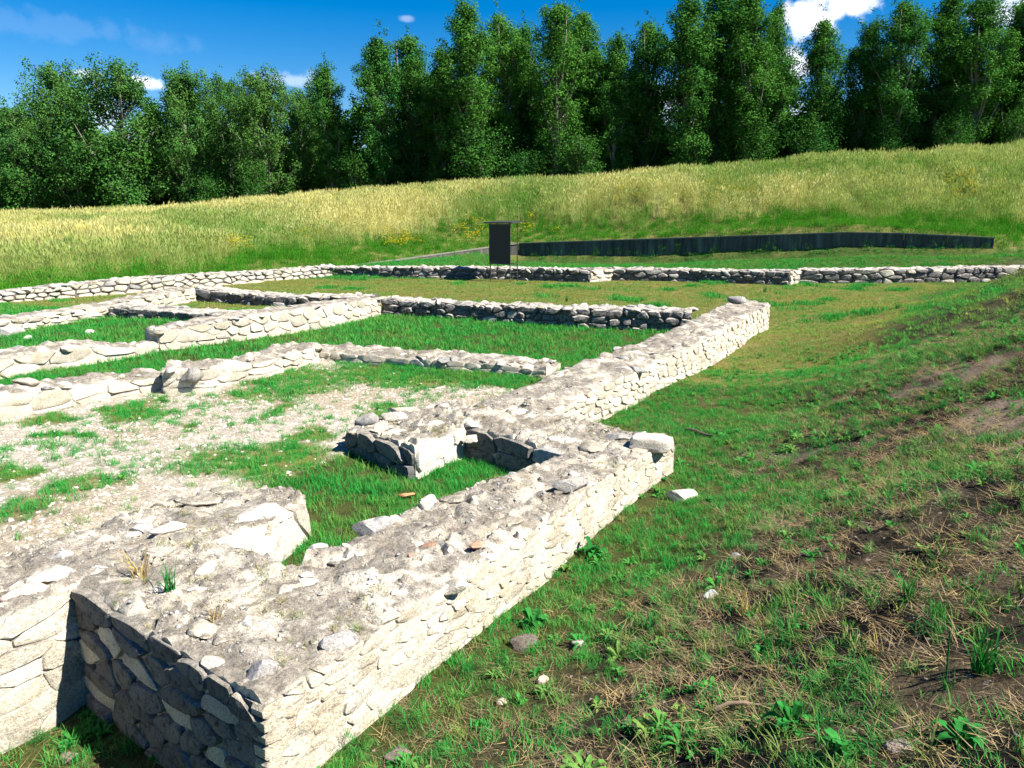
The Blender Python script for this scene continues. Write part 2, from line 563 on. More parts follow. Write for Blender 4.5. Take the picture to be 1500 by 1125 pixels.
for x, y, z in [(-22, 26, .45), (-16, 31, .7), (-11, 35, .75), (-30, 34, 1.1), (-26, 44, 1.35), (-14, 45, 1.6), (-3, 48, 2.7), (8, 47, 3.6), (18, 46, 4.2), (30, 44, 4.6), (32, 36, 2.0), (27, 35, 1.3), (4, 35, .2), (10, 34.5, .22), (16, 33.8, .4), (22, 33.6, .7), (-4, 35, .2),
                (-60, 20, .6), (-60, 60, 2), (80, 30, 3), (60, 0, 3), (0, -60, 2), (-60, -20, 0), (300, 300, 3), (-300, 300, 2), (0, 400, 2), (400, 0, 3), (-400, 0, 2), (0, -400, 2), (300, -300, 2), (-300, -300, 2)]:
    CTRL.append((x, y, z))
CTRL = np.array(CTRL)
_keep = []
for i, c in enumerate(CTRL):
    if all((c[0] - CTRL[j][0]) ** 2 + (c[1] - CTRL[j][1]) ** 2 > .03 for j in _keep):
        _keep.append(i)
CTRL = CTRL[_keep]
_n = len(CTRL)
_D = np.sqrt(((CTRL[:, None, :2] - CTRL[None, :, :2]) ** 2).sum(2))
_Am = np.zeros((_n + 3, _n + 3))
_Am[:_n, :_n] = np.sqrt(_D ** 2 + .04) + np.eye(_n) * -.02
_Am[:_n, _n] = 1
_Am[:_n, _n + 1:] = CTRL[:, :2]
_Am[_n, :_n] = 1
_Am[_n + 1:, :_n] = CTRL[:, :2].T
_w = np.linalg.solve(_Am, np.concatenate([CTRL[:, 2], [0, 0, 0]]))


def gz_smooth(X, Y):
    X = np.atleast_1d(np.asarray(X, float))
    Y = np.atleast_1d(np.asarray(Y, float))
    o = np.empty(len(X))
    for a in range(0, len(X), 20000):
        x, y = X[a:a + 20000], Y[a:a + 20000]
        r = np.sqrt((x[:, None] - CTRL[None, :, 0]) ** 2 + (y[:, None] - CTRL[None, :, 1]) ** 2 + .04)
        o[a:a + 20000] = r @ _w[:_n] + _w[_n] + _w[_n + 1] * x + _w[_n + 2] * y
    return o


def dcoord(X, Y):
    return NR[0] * X + NR[1] * Y, A[0] * X + A[1] * Y


def gz(X, Y):
    X = np.atleast_1d(np.asarray(X, float))
    Y = np.atleast_1d(np.asarray(Y, float))
    z = gz_smooth(X, Y)
    d, s = dcoord(X, Y)
    bank = sstep(-2.1, -1.2, d) * (Y < 34)
    z += bank * (fbm2(X, Y, 2.2, 4, 3) * .035 + fbm2(X, Y, 11, 2, 9) * .018)
    z += fbm2(X, Y, 1.4, 3, 21) * .018
    z += sstep(26, 45, np.hypot(X, Y)) * fbm2(X, Y, .16, 3, 31) * .25
    return z


def gz1(x, y):
    return float(gz([x], [y])[0])


# ---- ground cover regions
def in_poly(X, Y, P):
    c = np.zeros(len(X), bool)
    j = len(P) - 1
    for i in range(len(P)):
        xi, yi = P[i]
        xj, yj = P[j]
        k = ((yi > Y) != (yj > Y)) & (X < (xj - xi) * (Y - yi) / (yj - yi + 1e-12) + xi)
        c ^= k
        j = i
    return c


COURT = [ds(-4.3, 9.1), ds(-9.3, 9.1), ds(-9.8, 4.5), ds(-10, 0), ds(-5.3, 0), ds(-5.3, 3.9), ds(-5.3, 7.1), ds(-4.9, 7.2), ds(-4.9, 9.1)]


def patch(cx, cy, rx, ry, z=.24):
    X, Y = up(cx, cy, z)
    a = up(cx, cy - ry, z)[1]
    b = up(cx, cy + ry, z)[1]
    return (X, Y, rx / FPX * math.hypot(Y, H - z), abs(a - b) / 2)


GREEN = [patch(*q) for q in [(385, 676, 130, 24), (455, 640, 38, 15), (520, 690, 60, 40), (425, 562, 80, 22), (610, 547, 140, 20), (40, 752, 55, 30), (140, 716, 62, 14), (205, 598, 42, 17), (240, 606, 12, 8),
                             (75, 610, 40, 11), (400, 602, 13, 14), (560, 600, 30, 10), (20, 690, 60, 10), (300, 625, 20, 6), (90, 640, 50, 6)]]


def green_patch(X, Y):
    wx = X + fbm2(X, Y, 1.8, 3, 51) * .35
    wy = Y + fbm2(X, Y, 1.8, 3, 61) * .35
    g = np.zeros(len(X))
    for (cx, cy, rx, ry) in GREEN:
        r = np.sqrt(((wx - cx) / rx) ** 2 + ((wy - cy) / ry) ** 2)
        g = np.maximum(g, 1 - sstep(.6, 1.35, r))
    return g


def regions(X, Y):
    """per point: dict of weights court/lawn/dry/bank/field and green in the court"""
    d, s = dcoord(X, Y)
    n = fbm2(X, Y, .5, 4, 71)
    n2 = fbm2(X, Y, 1.7, 4, 81)
    court = in_poly(X, Y, COURT)
    # field: behind the far-left wall line, the far wall strip stays short grass
    lfx = np.interp(Y, [p[1] for p in F_LF], [p[0] for p in F_LF])
    retx = np.array([p[1][0] for p in RETP])
    rety = np.array([p[1][1] for p in RETP])
    ry = np.interp(X, retx, rety, left=36.0, right=34.9)
    ry = np.where(X < retx[0], 33.5, ry)
    field = ((Y > ry) | ((X < lfx - .5) & (Y > 15)))
    bank = sstep(-2.0 + 0, -.6, d + n * .9) * (~field) * (Y < 40)
    strip = (Y > 32.4) & ~field
    rightlawn = (d > -2.5) | ((d > -4.1) & (s > 6.9))
    mid = (~court) & (~field) & (Y < 32.4)
    dry = mid & ((s > 16.2) | (d < -13.5) & (s > 11.5)) | ((d > -4.2) & (s > 11.5 + 0) & mid)
    return dict(d=d, s=s, n=n, n2=n2, court=court, field=field, bank=bank, strip=strip, dry=dry, rightlawn=rightlawn, mid=mid, ry=ry, lfx=lfx)


def ground_color(X, Y):
    g = regions(X, Y)
    n, n2 = g['n'], g['n2']
    C = np.tile(np.array([.055, .065, .02]), (len(X), 1))          # soil under green lawn

    def mixin(w, col):
        nonlocal C
        w = np.clip(np.asarray(w, float), 0, 1)[:, None]
        C = C * (1 - w) + np.array(col) * w
    dryw = g['dry'] * 1.0
    mixin(dryw, (.115, .115, .032))
    mixin(dryw * sstep(.0, .5, n2), (.16, .13, .05))
    cg = green_patch(X, Y)
    mixin(g['court'] * 1.0, (.37, .33, .27))
    mixin(g['court'] * cg, (.13, .14, .04))
    mixin(g['court'] * sstep(.2, .5, n) * .5, (.28, .22, .14))
    f1 = fbm2(X, Y, 3.1, 4, 91)
    f2 = fbm2(X, Y, 1.1, 4, 95)
    b = g['bank']
    mixin(b, (.085, .066, .042))
    mixin(b * sstep(-.2, .2, f1), (.014, .013, .012))
    mixin(b * sstep(.12, .35, f2) * sstep(-.4, .1, f1 * -1) * (.25 + .75 * (1 - sstep(6, 10, Y))), (.20, .155, .12))
    mixin(b * sstep(8, 12, Y) * .6, (.05, .06, .022))
    fl = g['field'] * 1.0
    mixin(fl, (.13, .13, .04))
    mixin(g['strip'] * 1.0, (.05, .08, .02))
    r = np.hypot(X, Y)
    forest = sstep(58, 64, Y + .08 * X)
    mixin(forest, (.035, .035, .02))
    return C


def build_ground():
    az = np.concatenate([np.linspace(-180, -48, 34)[:-1], np.linspace(-48, 48, 470), np.linspace(48, 180, 34)[1:-1]])
    az = np.radians(az)
    rr = np.concatenate([np.geomspace(.25, 90, 450), np.geomspace(95, 1500, 22)])
    na, nr = len(az), len(rr)
    RR, AZ = np.meshgrid(rr, az, indexing='ij')
    X = (RR * np.sin(AZ)).ravel()
    Y = (RR * np.cos(AZ)).ravel()
    Z = gz(X, Y)
    far = sstep(200, 420, np.hypot(X, Y))
    Z = Z * (1 - far) + 2.0 * far
    V = np.stack([X, Y, Z], 1)
    V = np.vstack([V, [[0, 0, gz1(0, 0)]]])
    i = np.arange(nr - 1)[:, None] * na
    j = np.arange(na)[None, :]
    j2 = (j + 1) % na
    F = np.stack([i + j, i + j2, i + na + j2, i + na + j], 2).reshape(-1, 4)[:, ::-1]
    c = nr * na
    tri = np.stack([np.arange(na), (np.arange(na) + 1) % na, np.full(na, c), np.full(na, c)], 1)
    me = bpy.data.meshes.new('ground')
    me.vertices.add(len(V))
    me.vertices.foreach_set('co', V.astype(np.float32).ravel())
    nq, ntri = len(F), na
    loops = np.concatenate([F.ravel(), tri[:, :3][:, ::-1].ravel()])
    me.loops.add(len(loops))
    me.loops.foreach_set('vertex_index', loops.astype(np.int32))
    me.polygons.add(nq + ntri)
    me.polygons.foreach_set('loop_start', np.concatenate([np.arange(nq) * 4, nq * 4 + np.arange(ntri) * 3]).astype(np.int32))
    me.polygons.foreach_set('loop_total', np.concatenate([np.full(nq, 4), np.full(ntri, 3)]).astype(np.int32))
    me.update(calc_edges=True)
    me.validate()
    me.polygons.foreach_set('use_smooth', np.ones(len(me.polygons), bool))
    a = me.attributes.new('gcol', 'FLOAT_COLOR', 'POINT')
    Cc = ground_color(V[:, 0], V[:, 1])
    a.data.foreach_set('color', np.concatenate([Cc, np.ones((len(Cc), 1))], 1).astype(np.float32).ravel())
    me.materials.append(M['ground'])
    # normals up check
    o = obj('ground', me)
    tag(o, kind='structure')
    return o


GROUND = build_ground()
if GROUND.data.polygons[1000].normal.z < 0:
    GROUND.data.flip_normals()


# ------------------------------------------------------------------ masonry
def clip_half(poly, nx, ny, c):
    """keep points with nx*x+ny*y <= c"""
    out = []
    for i in range(len(poly)):
        p, q = poly[i], poly[(i + 1) % len(poly)]
        dp, dq = nx * p[0] + ny * p[1] - c, nx * q[0] + ny * q[1] - c
        if dp <= 0:
            out.append(p)
        if dp * dq < 0:
            t = dp / (dp - dq)
            out.append((p[0] + t * (q[0] - p[0]), p[1] + t * (q[1] - p[1])))
    return out


def rubble_cells(L, h, cw, ch, rg):
    """irregular coursed cells over [0,L]x[0,h]"""
    rows = max(1, int(round(h / ch)))
    rh = h / rows
    k = rh / cw
    seeds = []
    for j in range(rows):
        u = rg.uniform(-.5, .5) * cw
        while u < L + cw:
            w = cw * rg.choice([.4, .6, .85, 1.1, 1.5, 2.0])
            seeds.append((u + w / 2, (j + .5) * rh + rg.uniform(-.36, .36) * rh))
            u += w
    cells = []
    for i, (u, v) in enumerate(seeds):
        if u < -.3 * cw or u > L + .3 * cw:
            continue
        poly = [(max(0, u - 2 * cw) * k, max(0., v - 2 * rh)), (min(L, u + 2 * cw) * k, max(0., v - 2 * rh)), (min(L, u + 2 * cw) * k, min(h, v + 2 * rh)), (max(0, u - 2 * cw) * k, min(h, v + 2 * rh))]
        for j, (a, b) in enumerate(seeds):
            if j == i or abs(a - u) > 3.2 * cw or abs(b - v) > 3 * rh:
                continue
            nx, ny = (a - u) * k, b - v
            c = nx * (a + u) / 2 * k + ny * (b + v) / 2
            poly = clip_half(poly, nx, ny, c)
            if len(poly) < 3:
                break
        if len(poly) < 3:
            continue
        poly = [(p[0] / k, p[1]) for p in poly]
        ar = 0.5 * sum(poly[q][0] * poly[(q + 1) % len(poly)][1] - poly[(q + 1) % len(poly)][0] * poly[q][1] for q in range(len(poly)))
        if abs(ar) < .12 * cw * rh:
            continue
        cells.append(poly if ar > 0 else poly[::-1])
    return cells


def resample(pl, step):
    """polyline of tuples -> fine array with same columns, spaced by plan length"""
    P = np.array(pl, float)
    seg = np.hypot(np.diff(P[:, 0]), np.diff(P[:, 1]))
    cu = np.concatenate([[0], np.cumsum(seg)])
    n = max(2, int(cu[-1] / step) + 1)
    t = np.linspace(0, cu[-1], n)
    return np.stack([np.interp(t, cu, P[:, k]) for k in range(P.shape[1])], 1), t


def stone_face(parent, face, cw, ch, mats, seed, joint=.008, proud=.03, fine=True, side=1, hcut=None):
    """rubble facing stones, each an object under parent; outward = right of travel * side"""
    rg = random.Random(seed)
    P, t = resample(face, .05)
    L = t[-1]
    hs = P[:, 3] - P[:, 2]
    hmax = float(hs.max()) + .06
    tang = np.gradient(P[:, :2], axis=0)
    tang /= np.linalg.norm(tang, axis=1)[:, None] + 1e-9
    nrm = np.stack([tang[:, 1], -tang[:, 0]], 1) * side

    def at(u):
        return [np.interp(u, t, q) for q in (P[:, 0], P[:, 1], P[:, 2], P[:, 3], nrm[:, 0], nrm[:, 1])]
    cells = rubble_cells(L, hmax, cw, ch, rg)
    cnt = 0
    for poly in cells:
        cu = sum(p[0] for p in poly) / len(poly)
        cv = sum(p[1] for p in poly) / len(poly)
        pts = []
        # shrink for the joint
        for (u, v) in poly:
            dx, dy = cu - u, cv - v
            ln = math.hypot(dx, dy) + 1e-9
            k = min(.45, joint * rg.uniform(.7, 1.8) / ln)
            pts.append((u + dx * k, v + dy * k))
        # cut corners
        for it in range(1):
            q = []
            for i in range(len(pts)):
                a, b = pts[i], pts[(i + 1) % len(pts)]
                e = math.hypot(a[0] - b[0], a[1] - b[1])
                if e < .02:
                    q.append(((a[0] + b[0]) / 2, (a[1] + b[1]) / 2))
                    continue
                j1, j2 = rg.uniform(.12, .3), rg.uniform(.7, .88)
                q.append((a[0] + (b[0] - a[0]) * j1, a[1] + (b[1] - a[1]) * j1))
                if fine and e > .12:
                    mx, my = (a[0] + b[0]) / 2, (a[1] + b[1]) / 2
                    o_ = rg.uniform(-.012, .006)
                    q.append((mx + (mx - cu) / (abs(mx - cu) + .1) * o_, my + (my - cv) / (abs(my - cv) + .1) * o_))
                q.append((a[0] + (b[0] - a[0]) * j2, a[1] + (b[1] - a[1]) * j2))
            pts = q
        if fine:
            pa = np.array([(u_, v_, seed * .37) for (u_, v_) in pts])
            wob = .010 * min(1.0, ch / .12)
            pts = [(u_ + a_ * wob, v_ + b_ * wob * .7) for (u_, v_), a_, b_ in zip(pts, fbm(pa, 16, 2, 3), fbm(pa, 16, 2, 8))]
        n = len(pts)
        if n < 4:
            continue
        dep = proud * rg.uniform(.35, 1.25)
        tu, tv = (rg.uniform(-.07, .07), rg.uniform(-.10, .05)) if fine else (rg.uniform(-.2, .2), rg.uniform(-.2, .1))
        rings = [(1.0, -.07), (1.0, dep * .62), (.93, dep * .98), (.55, dep * 1.05)] if fine else [(1.0, -.06), (1.0, dep * .4), (.78, dep)]
        V = []
        for (k, dd) in rings:
            for (u, v) in pts:
                uu = cu + (u - cu) * k
                vv = cv + (v - cv) * k
                tilt = 0 if dd < 0 else (uu - cu) * tu + (vv - cv) * tv
                V.append((uu, vv, dd + tilt))
        V.append((cu, cv, dep * 1.15))
        W = []
        for (u, v, dd) in V:
            X, Y, zb, zt, nx, ny = at(u)
            z = zb - .05 + v / hmax * (zt - zb + .035)
            W.append((X + nx * dd, Y + ny * dd, z))
        W = np.array(W)
        ns = fbm(W, 14, 2, 7) * (.010 if fine else .014)
        nx, ny = at(cu)[4:6]
        W[:, 0] += ns * nx
        W[:, 1] += ns * ny
        W[:, 2] += fbm(W + 31.3, 11, 2, 5) * .008
        F = []
        for r in range(len(rings) - 1):
            for i in range(n):
                j = (i + 1) % n
                F.append((r * n + i, r * n + j, (r + 1) * n + j, (r + 1) * n + i))
        r = len(rings) - 1
        for i in range(n):
            F.append((r * n + i, r * n + (i + 1) % n, len(W) - 1))
        if side < 0:
            F = [f[::-1] for f in F]
        c = W.mean(0)
        me = mesh_np('stone', W - c, F, mats[0] if rg.random() > .12 else mats[-1])
        if fine:
            me.polygons.foreach_set('use_smooth', np.ones(len(me.polygons), bool))
            me.set_sharp_from_angle(angle=rad(38))
        obj('stone', me, parent, loc=tuple(c))
        cnt += 1
    return cnt


CORES = []
FOOT = []       # plan outlines of wall bodies (no grass there)


def wall_core(parent, Ledge, Redge, mat, step, base=-.25, amp=.03, name='core', crown=.0, seed=0, inset=-.004, cell=.16):
    """rough body + weathered top between two edge lines of (x,y,ztop); sides run down into the ground"""
    P0, _ = resample(Ledge, step)
    n = max(len(P0), len(resample(Redge, step)[0]))

    def rs(e):
        P = np.array(e, float)
        seg = np.hypot(np.diff(P[:, 0]), np.diff(P[:, 1]))
        cu = np.concatenate([[0], np.cumsum(seg)])
        t = np.linspace(0, cu[-1], n)
        return np.stack([np.interp(t, cu, P[:, k]) for k in range(3)], 1)
    PL, PR = rs(Ledge), rs(Redge)
    wdt = float(np.median(np.hypot(*(PL - PR)[:, :2].T)))
    m = max(6, int(wdt / step))
    ws = np.linspace(0, 1, m)
    V = []
    for side in (0,):
        pass
    rows = []
    nb = 4
    for k in range(nb):                                        # left side from the bottom up
        z = base + (PL[:, 2] - .05 - base) * k / (nb - 1)
        rows.append(np.stack([PL[:, 0], PL[:, 1], z], 1))
    for w in ws:
        P = PL * (1 - w) + PR * w
        e = min(w, 1 - w) * wdt
        P[:, 2] += -.035 * max(0, 1 - e / .09) ** 2 + crown * math.sin(math.pi * w)
        rows.append(P)
    for k in range(nb):
        z = PR[:, 2] - .05 + (base - PR[:, 2] + .05) * k / (nb - 1)
        rows.append(np.stack([PR[:, 0], PR[:, 1], z], 1))
    G = np.stack(rows, 1)                                      # (n, m+2nb, 3)
    q = G.shape[1]
    V = G.reshape(-1, 3).copy()
    dz = fbm(V, 2.6, 3, 41 + seed) * amp * 1.1 + fbm(V, 9, 3, 43 + seed) * amp * .8 + fbm(V, 26, 2, 47) * amp * .5
    # stones bedded in the top: plateaus with sunken joints
    gsd = np.random.default_rng(900 + seed)
    lo_, hi_ = V[:, :2].min(0), V[:, :2].max(0)
    ns_ = int(np.prod(hi_ - lo_) / cell ** 2) + 8
    sd_ = gsd.uniform(lo_, hi_, (ns_, 2))
    hh_ = gsd.uniform(-1, 1, ns_)
    tl_ = gsd.normal(size=(ns_, 2)) * .16
    wv_ = V[:, :2] + np.stack([fbm(V, 6, 2, 61), fbm(V, 6, 2, 67)], 1) * cell * .25
    f1_ = np.empty(len(V))
    f2_ = np.empty(len(V))
    id_ = np.empty(len(V), int)
    for a_ in range(0, len(V), 4000):
        D_ = ((wv_[a_:a_ + 4000, None] - sd_[None]) ** 2).sum(2)
        o_ = np.argpartition(D_, 1, axis=1)[:, :2]
        dd_ = np.sqrt(np.take_along_axis(D_, o_, 1))
        sw_ = dd_[:, 0] > dd_[:, 1]
        f1_[a_:a_ + 4000] = np.where(sw_, dd_[:, 1], dd_[:, 0])
        f2_[a_:a_ + 4000] = np.where(sw_, dd_[:, 0], dd_[:, 1])
        id_[a_:a_ + 4000] = np.where(sw_, o_[:, 1], o_[:, 0])
    ed_ = sstep(0, cell * .16, f2_ - f1_)
    stony = sstep(-.25, .2, fbm(V, 1.9, 2, 71 + seed))
    dl_ = wv_ - sd_[id_]
    dz = dz * (1 - .4 * stony) + stony * amp * (.5 * hh_[id_] + .75 * ed_ - .45) + stony * ed_ * (dl_ * tl_[id_]).sum(1)
    top = np.zeros(q, bool)
    top[nb:nb + m] = True
    tm = np.tile(top, n)
    V[:, 2] += np.where(tm, dz, 0)
    hx = fbm(V + 5.5, 5, 3, 53 + seed) * np.where(np.tile(np.minimum(np.arange(q), np.arange(q)[::-1]) < nb + 1, n), .007, .022)
    dirv = (PR - PL)[:, :2]
    dirv /= np.linalg.norm(dirv, axis=1)[:, None] + 1e-9
    dv = np.repeat(dirv, q, 0)
    # sides recessed a little behind the facing stones
    off = np.zeros(q)
    off[:nb] = inset
    off[-nb:] = -inset
    sh = np.tile(off, n) + hx
    V[:, 0] += dv[:, 0] * sh
    V[:, 1] += dv[:, 1] * sh
    F = []
    i = (np.arange(n - 1)[:, None] * q)
    j = np.arange(q - 1)[None, :]
    F = np.stack([i + j, i + q + j, i + q + j + 1, i + j + 1], 2).reshape(-1, 4)
    F = [tuple(map(int, f)) for f in F]
    F.append(tuple(range(q)))
    F.append(tuple(range((n - 1) * q + q - 1, (n - 1) * q - 1, -1)))
    CORES.append((V, F))
    me = mesh_np(name, V, F, mat, True)
    me.set_sharp_from_angle(angle=rad(55))
    o = obj(name, me, parent)
    FOOT.append([tuple(p[:2]) for p in PL[::max(1, n // 12)]] + [tuple(PL[-1, :2])] + [tuple(PR[-1, :2])] + [tuple(p[:2]) for p in PR[::-1][::max(1, n // 12)]])
    return o, PL, PR


def rock_variants():
    import bmesh
    out = []
    for k in range(12):
        bm = bmesh.new()
        bmesh.ops.create_icosphere(bm, subdivisions=3, radius=.5)
        V = np.array([v.co[:] for v in bm.verts])
        # flatten by random cutting planes -> angular block
        rg = np.random.default_rng(100 + k)
        for c in range(9):
            nn = rg.normal(size=3)
            nn /= np.linalg.norm(nn)
            lim = rg.uniform(.26, .42)
            dd = V @ nn
            over = np.maximum(0, dd - lim)
            V -= over[:, None] * nn
        V += (fbm(V + k * 7, 3.2, 3, k) * .05)[:, None] * (V / (np.linalg.norm(V, axis=1)[:, None] + 1e-6))
        V += (fbm(V + k * 3, 9, 2, k + 50) * .018)[:, None] * (V / (np.linalg.norm(V, axis=1)[:, None] + 1e-6))
        F = [tuple(v.index for v in f.verts) for f in bm.faces]
        bm.free()
        out.append((V, F))
    bm = bmesh.new()
    bmesh.ops.create_icosphere(bm, subdivisions=3, radius=.5)
    V = np.array([v.co[:] for v in bm.verts])
    V = V / ((np.abs(V) ** 7).sum(1) ** (1 / 7))[:, None] * .42
    V[:, 0] += V[:, 1] * .15
    V += fbm(V, 6, 3, 77)[:, None] * V * .07
    out.append((V, [tuple(v.index for v in f.verts) for f in bm.faces]))
    bm.free()
    return out


ROCKV = rock_variants()
_rockme = {}


def rock_mesh(k, mat):
    key = (k, mat.name)
    if key not in _rockme:
        V, F = ROCKV[k]
        me = mesh_np('rock', V, F, mat, True)
        me.set_sharp_from_angle(angle=rad(32))
        _rockme[key] = me
    return _rockme[key]


def rock(parent, x, y, z, sx, sy, sz, mat, k=None, rz=None, name='cap_stone', tilt=.15):
    k = rnd.randrange(12) if k is None else k
    return obj(name, rock_mesh(k, mat), parent, (x, y, z), (rnd.uniform(-tilt, tilt), rnd.uniform(-tilt, tilt), rnd.uniform(0, 6.28) if rz is None else rz), (sx, sy, sz))


def bedded(n, x, y, z0):
    """height of the masonry top at a plan point, from the last n wall bodies"""
    from mathutils.bvhtree import BVHTree
    best = None
    for (v, f) in CORES[-n:]:
        key = id(v)
        if key not in _BV:
            _BV[key] = BVHTree.FromPolygons([tuple(q) for q in v], f)
        h = _BV[key].ray_cast(Vector((x, y, 2.0)), Vector((0, 0, -1)))
        if h[0] is not None and (best is None or h[0].z > best):
            best = h[0].z
    return z0 if best is None or best < .2 else best


_BV = {}
CAPPTS = []     # places on wall tops for pebbles and dry tufts


def cap_scatter(parent, PL, PR, n, size, mats, rim=.5, amp=.0):
    """stones bedded in the top"""
    for _ in range(n):
        i = rnd.randrange(len(PL))
        w = rnd.random()
        if rnd.random() < rim:
            w = rnd.choice([rnd.uniform(.08, .2), rnd.uniform(.8, .92)])
        P = PL[i] * (1 - w) + PR[i] * w
        s = size * rnd.choice([.5, .7, .9, 1.1, 1.4])
        a = math.atan2(*(PR[i] - PL[i])[:2][::-1]) + rnd.uniform(-.5, .5)
        rock(parent, P[0], P[1], P[2] - s * .10 + rnd.uniform(-.01, .012), s * rnd.uniform(.8, 1.5), s * rnd.uniform(.6, 1.1), s * rnd.uniform(.3, .5), rnd.choice(mats), rz=a)
    for _ in range(n):
        i = rnd.randrange(len(PL))
        w = rnd.uniform(.06, .94)
        P = PL[i] * (1 - w) + PR[i] * w
        CAPPTS.append(P)


def thing(name, label, cat, loc, group=None):
    o = bpy.data.objects.new(name, None)
    COL.objects.link(o)
    o.empty_display_size = .2
    tag(o, label, cat, group, 'thing')
    return o      # stays at the origin: children carry world positions


def back_edge(face, width, side=1):
    P, t = resample(face, .2)
    tang = np.gradient(P[:, :2], axis=0)
    tang /= np.linalg.norm(tang, axis=1)[:, None] + 1e-9
    nrm = np.stack([tang[:, 1], -tang[:, 0]], 1) * side
    return [(p[0] - q[0] * width, p[1] - q[1] * width, p[3]) for p, q in zip(P, nrm)], [(p[0], p[1], p[3]) for p in P]


def pxwall(name, label, faces, width, cw, ch, step, mats, mort, ncap, csize, seed, fine=False, group='low ruined stone walls', joint=.012, amp=.03, capmats=None, proud=.035):
    """a wall given by its visible face line(s); the body lies behind the line"""
    t = thing(name, label, 'wall', None, group)
    for k, f in enumerate(faces):
        L_, R_ = back_edge(f, width)
        core, PL, PR = wall_core(t, L_, R_, mort if not (name == 'boundary_wall' and k == 1) else M['mortar'], step, base=min(p[2] for p in f) - .25, amp=amp, seed=seed + k)  # second face is sunlit: mortar and stones without the painted shade
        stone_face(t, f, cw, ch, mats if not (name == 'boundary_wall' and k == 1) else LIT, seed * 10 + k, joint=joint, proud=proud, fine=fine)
        ln = np.hypot(*(PL[-1] - PL[0])[:2])
        cap_scatter(t, PL, PR, int(ncap * ln), csize, capmats or [M['stone'], M['stone'], M['grey_stone'], M['white_stone']])
    return t


ST = [M['stone'], M['stone'], M['white_stone']]
LIT = [M['stone'], M['white_stone']]
DARK = [M['lichen_shade_stone'], M['grey_stone']]  # facing for sunless walls; shade is mixed into the lichen stone colour

# --- near wall: long outer wall with its return towards the inner wall
w = thing('ruin_wall', 'broad rubble wall in the foreground with shaded end and long sunlit outer face', 'wall', None, 'low ruined stone walls')
NEARWALL = w
Redge = [(p[0], p[1], p[3]) for p in F_W1]
Redge[0] = (*ds(-2.5, 2.025), .5)
Ledge = [(*ds(d, s), z) for (d, s, z) in [(-3.4, 2.14, .5), (-3.45, 3.1, .5), (-3.42, 4.4, .5), (-3.2, 5.3, .5), (-3.08, 6.1, .47), (-3.1, 7.0, .46)]]
_, PL, PR = wall_core(w, Ledge, Redge, M['mortar'], .022, base=-.3, amp=.035, seed=1)
cap_scatter(w, PL, PR, 40, .12, [M['stone'], M['stone'], M['white_stone'], M['grey_stone']], rim=.65)
Rx = [(*ds(d, s), .5) for (d, s) in [(-4.36, 2.255), (-3.4, 2.145), (-3.2, 2.12)]]
Lx = [(*ds(d, s), .5) for (d, s) in [(-4.36, 3.1), (-3.8, 3.1), (-3.2, 3.1)]]
_, PL, PR = wall_core(w, Lx, Rx, M['mortar'], .022, base=-.5, amp=.035, seed=2)
cap_scatter(w, PL, PR, 12, .12, ST, rim=.6)
stone_face(w, F_W1, .165, .074, LIT, 101, joint=.0035, proud=.012)
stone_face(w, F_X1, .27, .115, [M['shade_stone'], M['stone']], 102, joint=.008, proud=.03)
for (x, y, sx, sy, sz, mk, rz) in [(492, 940, .26, .15, .09, 'grey_stone', .7), (700, 800, .13, .10, .05, 'brown_stone', .5), (630, 797, .13, .07, .03, 'brown_stone', .2), (602, 818, .05, .04, .03, 'brown_stone', 1),
                                   (467, 803, .17, .14, .12, 'grey_stone', .4), (545, 775, .30, .17, .16, 'grey_stone', .5), (578, 765, .12, .1, .1, 'stone', .9), (625, 744, .17, .12, .14, 'white_stone', .6), (398, 812, .22, .13, .13, 'white_stone', .3),
                                   (345, 792, .18, .1, .08, 'white_stone', .2), (835, 715, .36, .2, .12, 'grey_stone', .6), (745, 762, .24, .2, .05, 'stone', .6), (770, 640, .2, .12, .08, 'stone', .1), (870, 655, .3, .25, .1, 'stone', .1), (130, 838, .25, .14, .09, 'white_stone', .5),
                                   (668, 850, .2, .12, .09, 'stone', .8), (385, 985, .2, .12, .13, 'grey_stone', 1.1), (300, 925, .18, .12, .1, 'stone', .3), (560, 905, .2, .12, .07, 'stone', .5), (905, 640, .34, .26, .1, 'grey_stone', .5), (815, 640, .2, .2, .1, 'white_stone', .3)]:
    X, Y = up(x, y, .5)
    rock(w, X, Y, bedded(2, X, Y, .46) + sz * .08, sx, sy, sz, M[mk], rz=rz)

# --- inner wall with the broken pier end beside the doorway
w = thing('ruin_wall', 'thick ruined wall at lower left ending in a broken white pier beside the doorway', 'wall', None, 'low ruined stone walls')
Rw = [(*ds(d, s), z) for (d, s, z) in [(-4.30, .2, .5), (-4.36, 2.24, .5), (-4.30, 3.05, .5), (-4.12, 3.5, .5), (-4.2, 3.9, .48), (-4.5, 4.15, .44)]]
Lw = [(*ds(d, s), z) for (d, s, z) in [(-5.45, .2, .34), (-5.45, 2.3, .35), (-5.42, 3.1, .36), (-5.45, 3.7, .36), (-5.1, 4.1, .36)]]
_, PL, PR = wall_core(w, Lw, Rw, M['mortar'], .026, base=-.4, amp=.05, seed=3)
cap_scatter(w, PL, PR, 40, .13, ST, rim=.5)
stone_face(w, F_W2a, .30, .12, LIT, 103, joint=.004, proud=.02)
stone_face(w, F_W2b, .5, .26, LIT, 104, joint=.003, proud=.05)
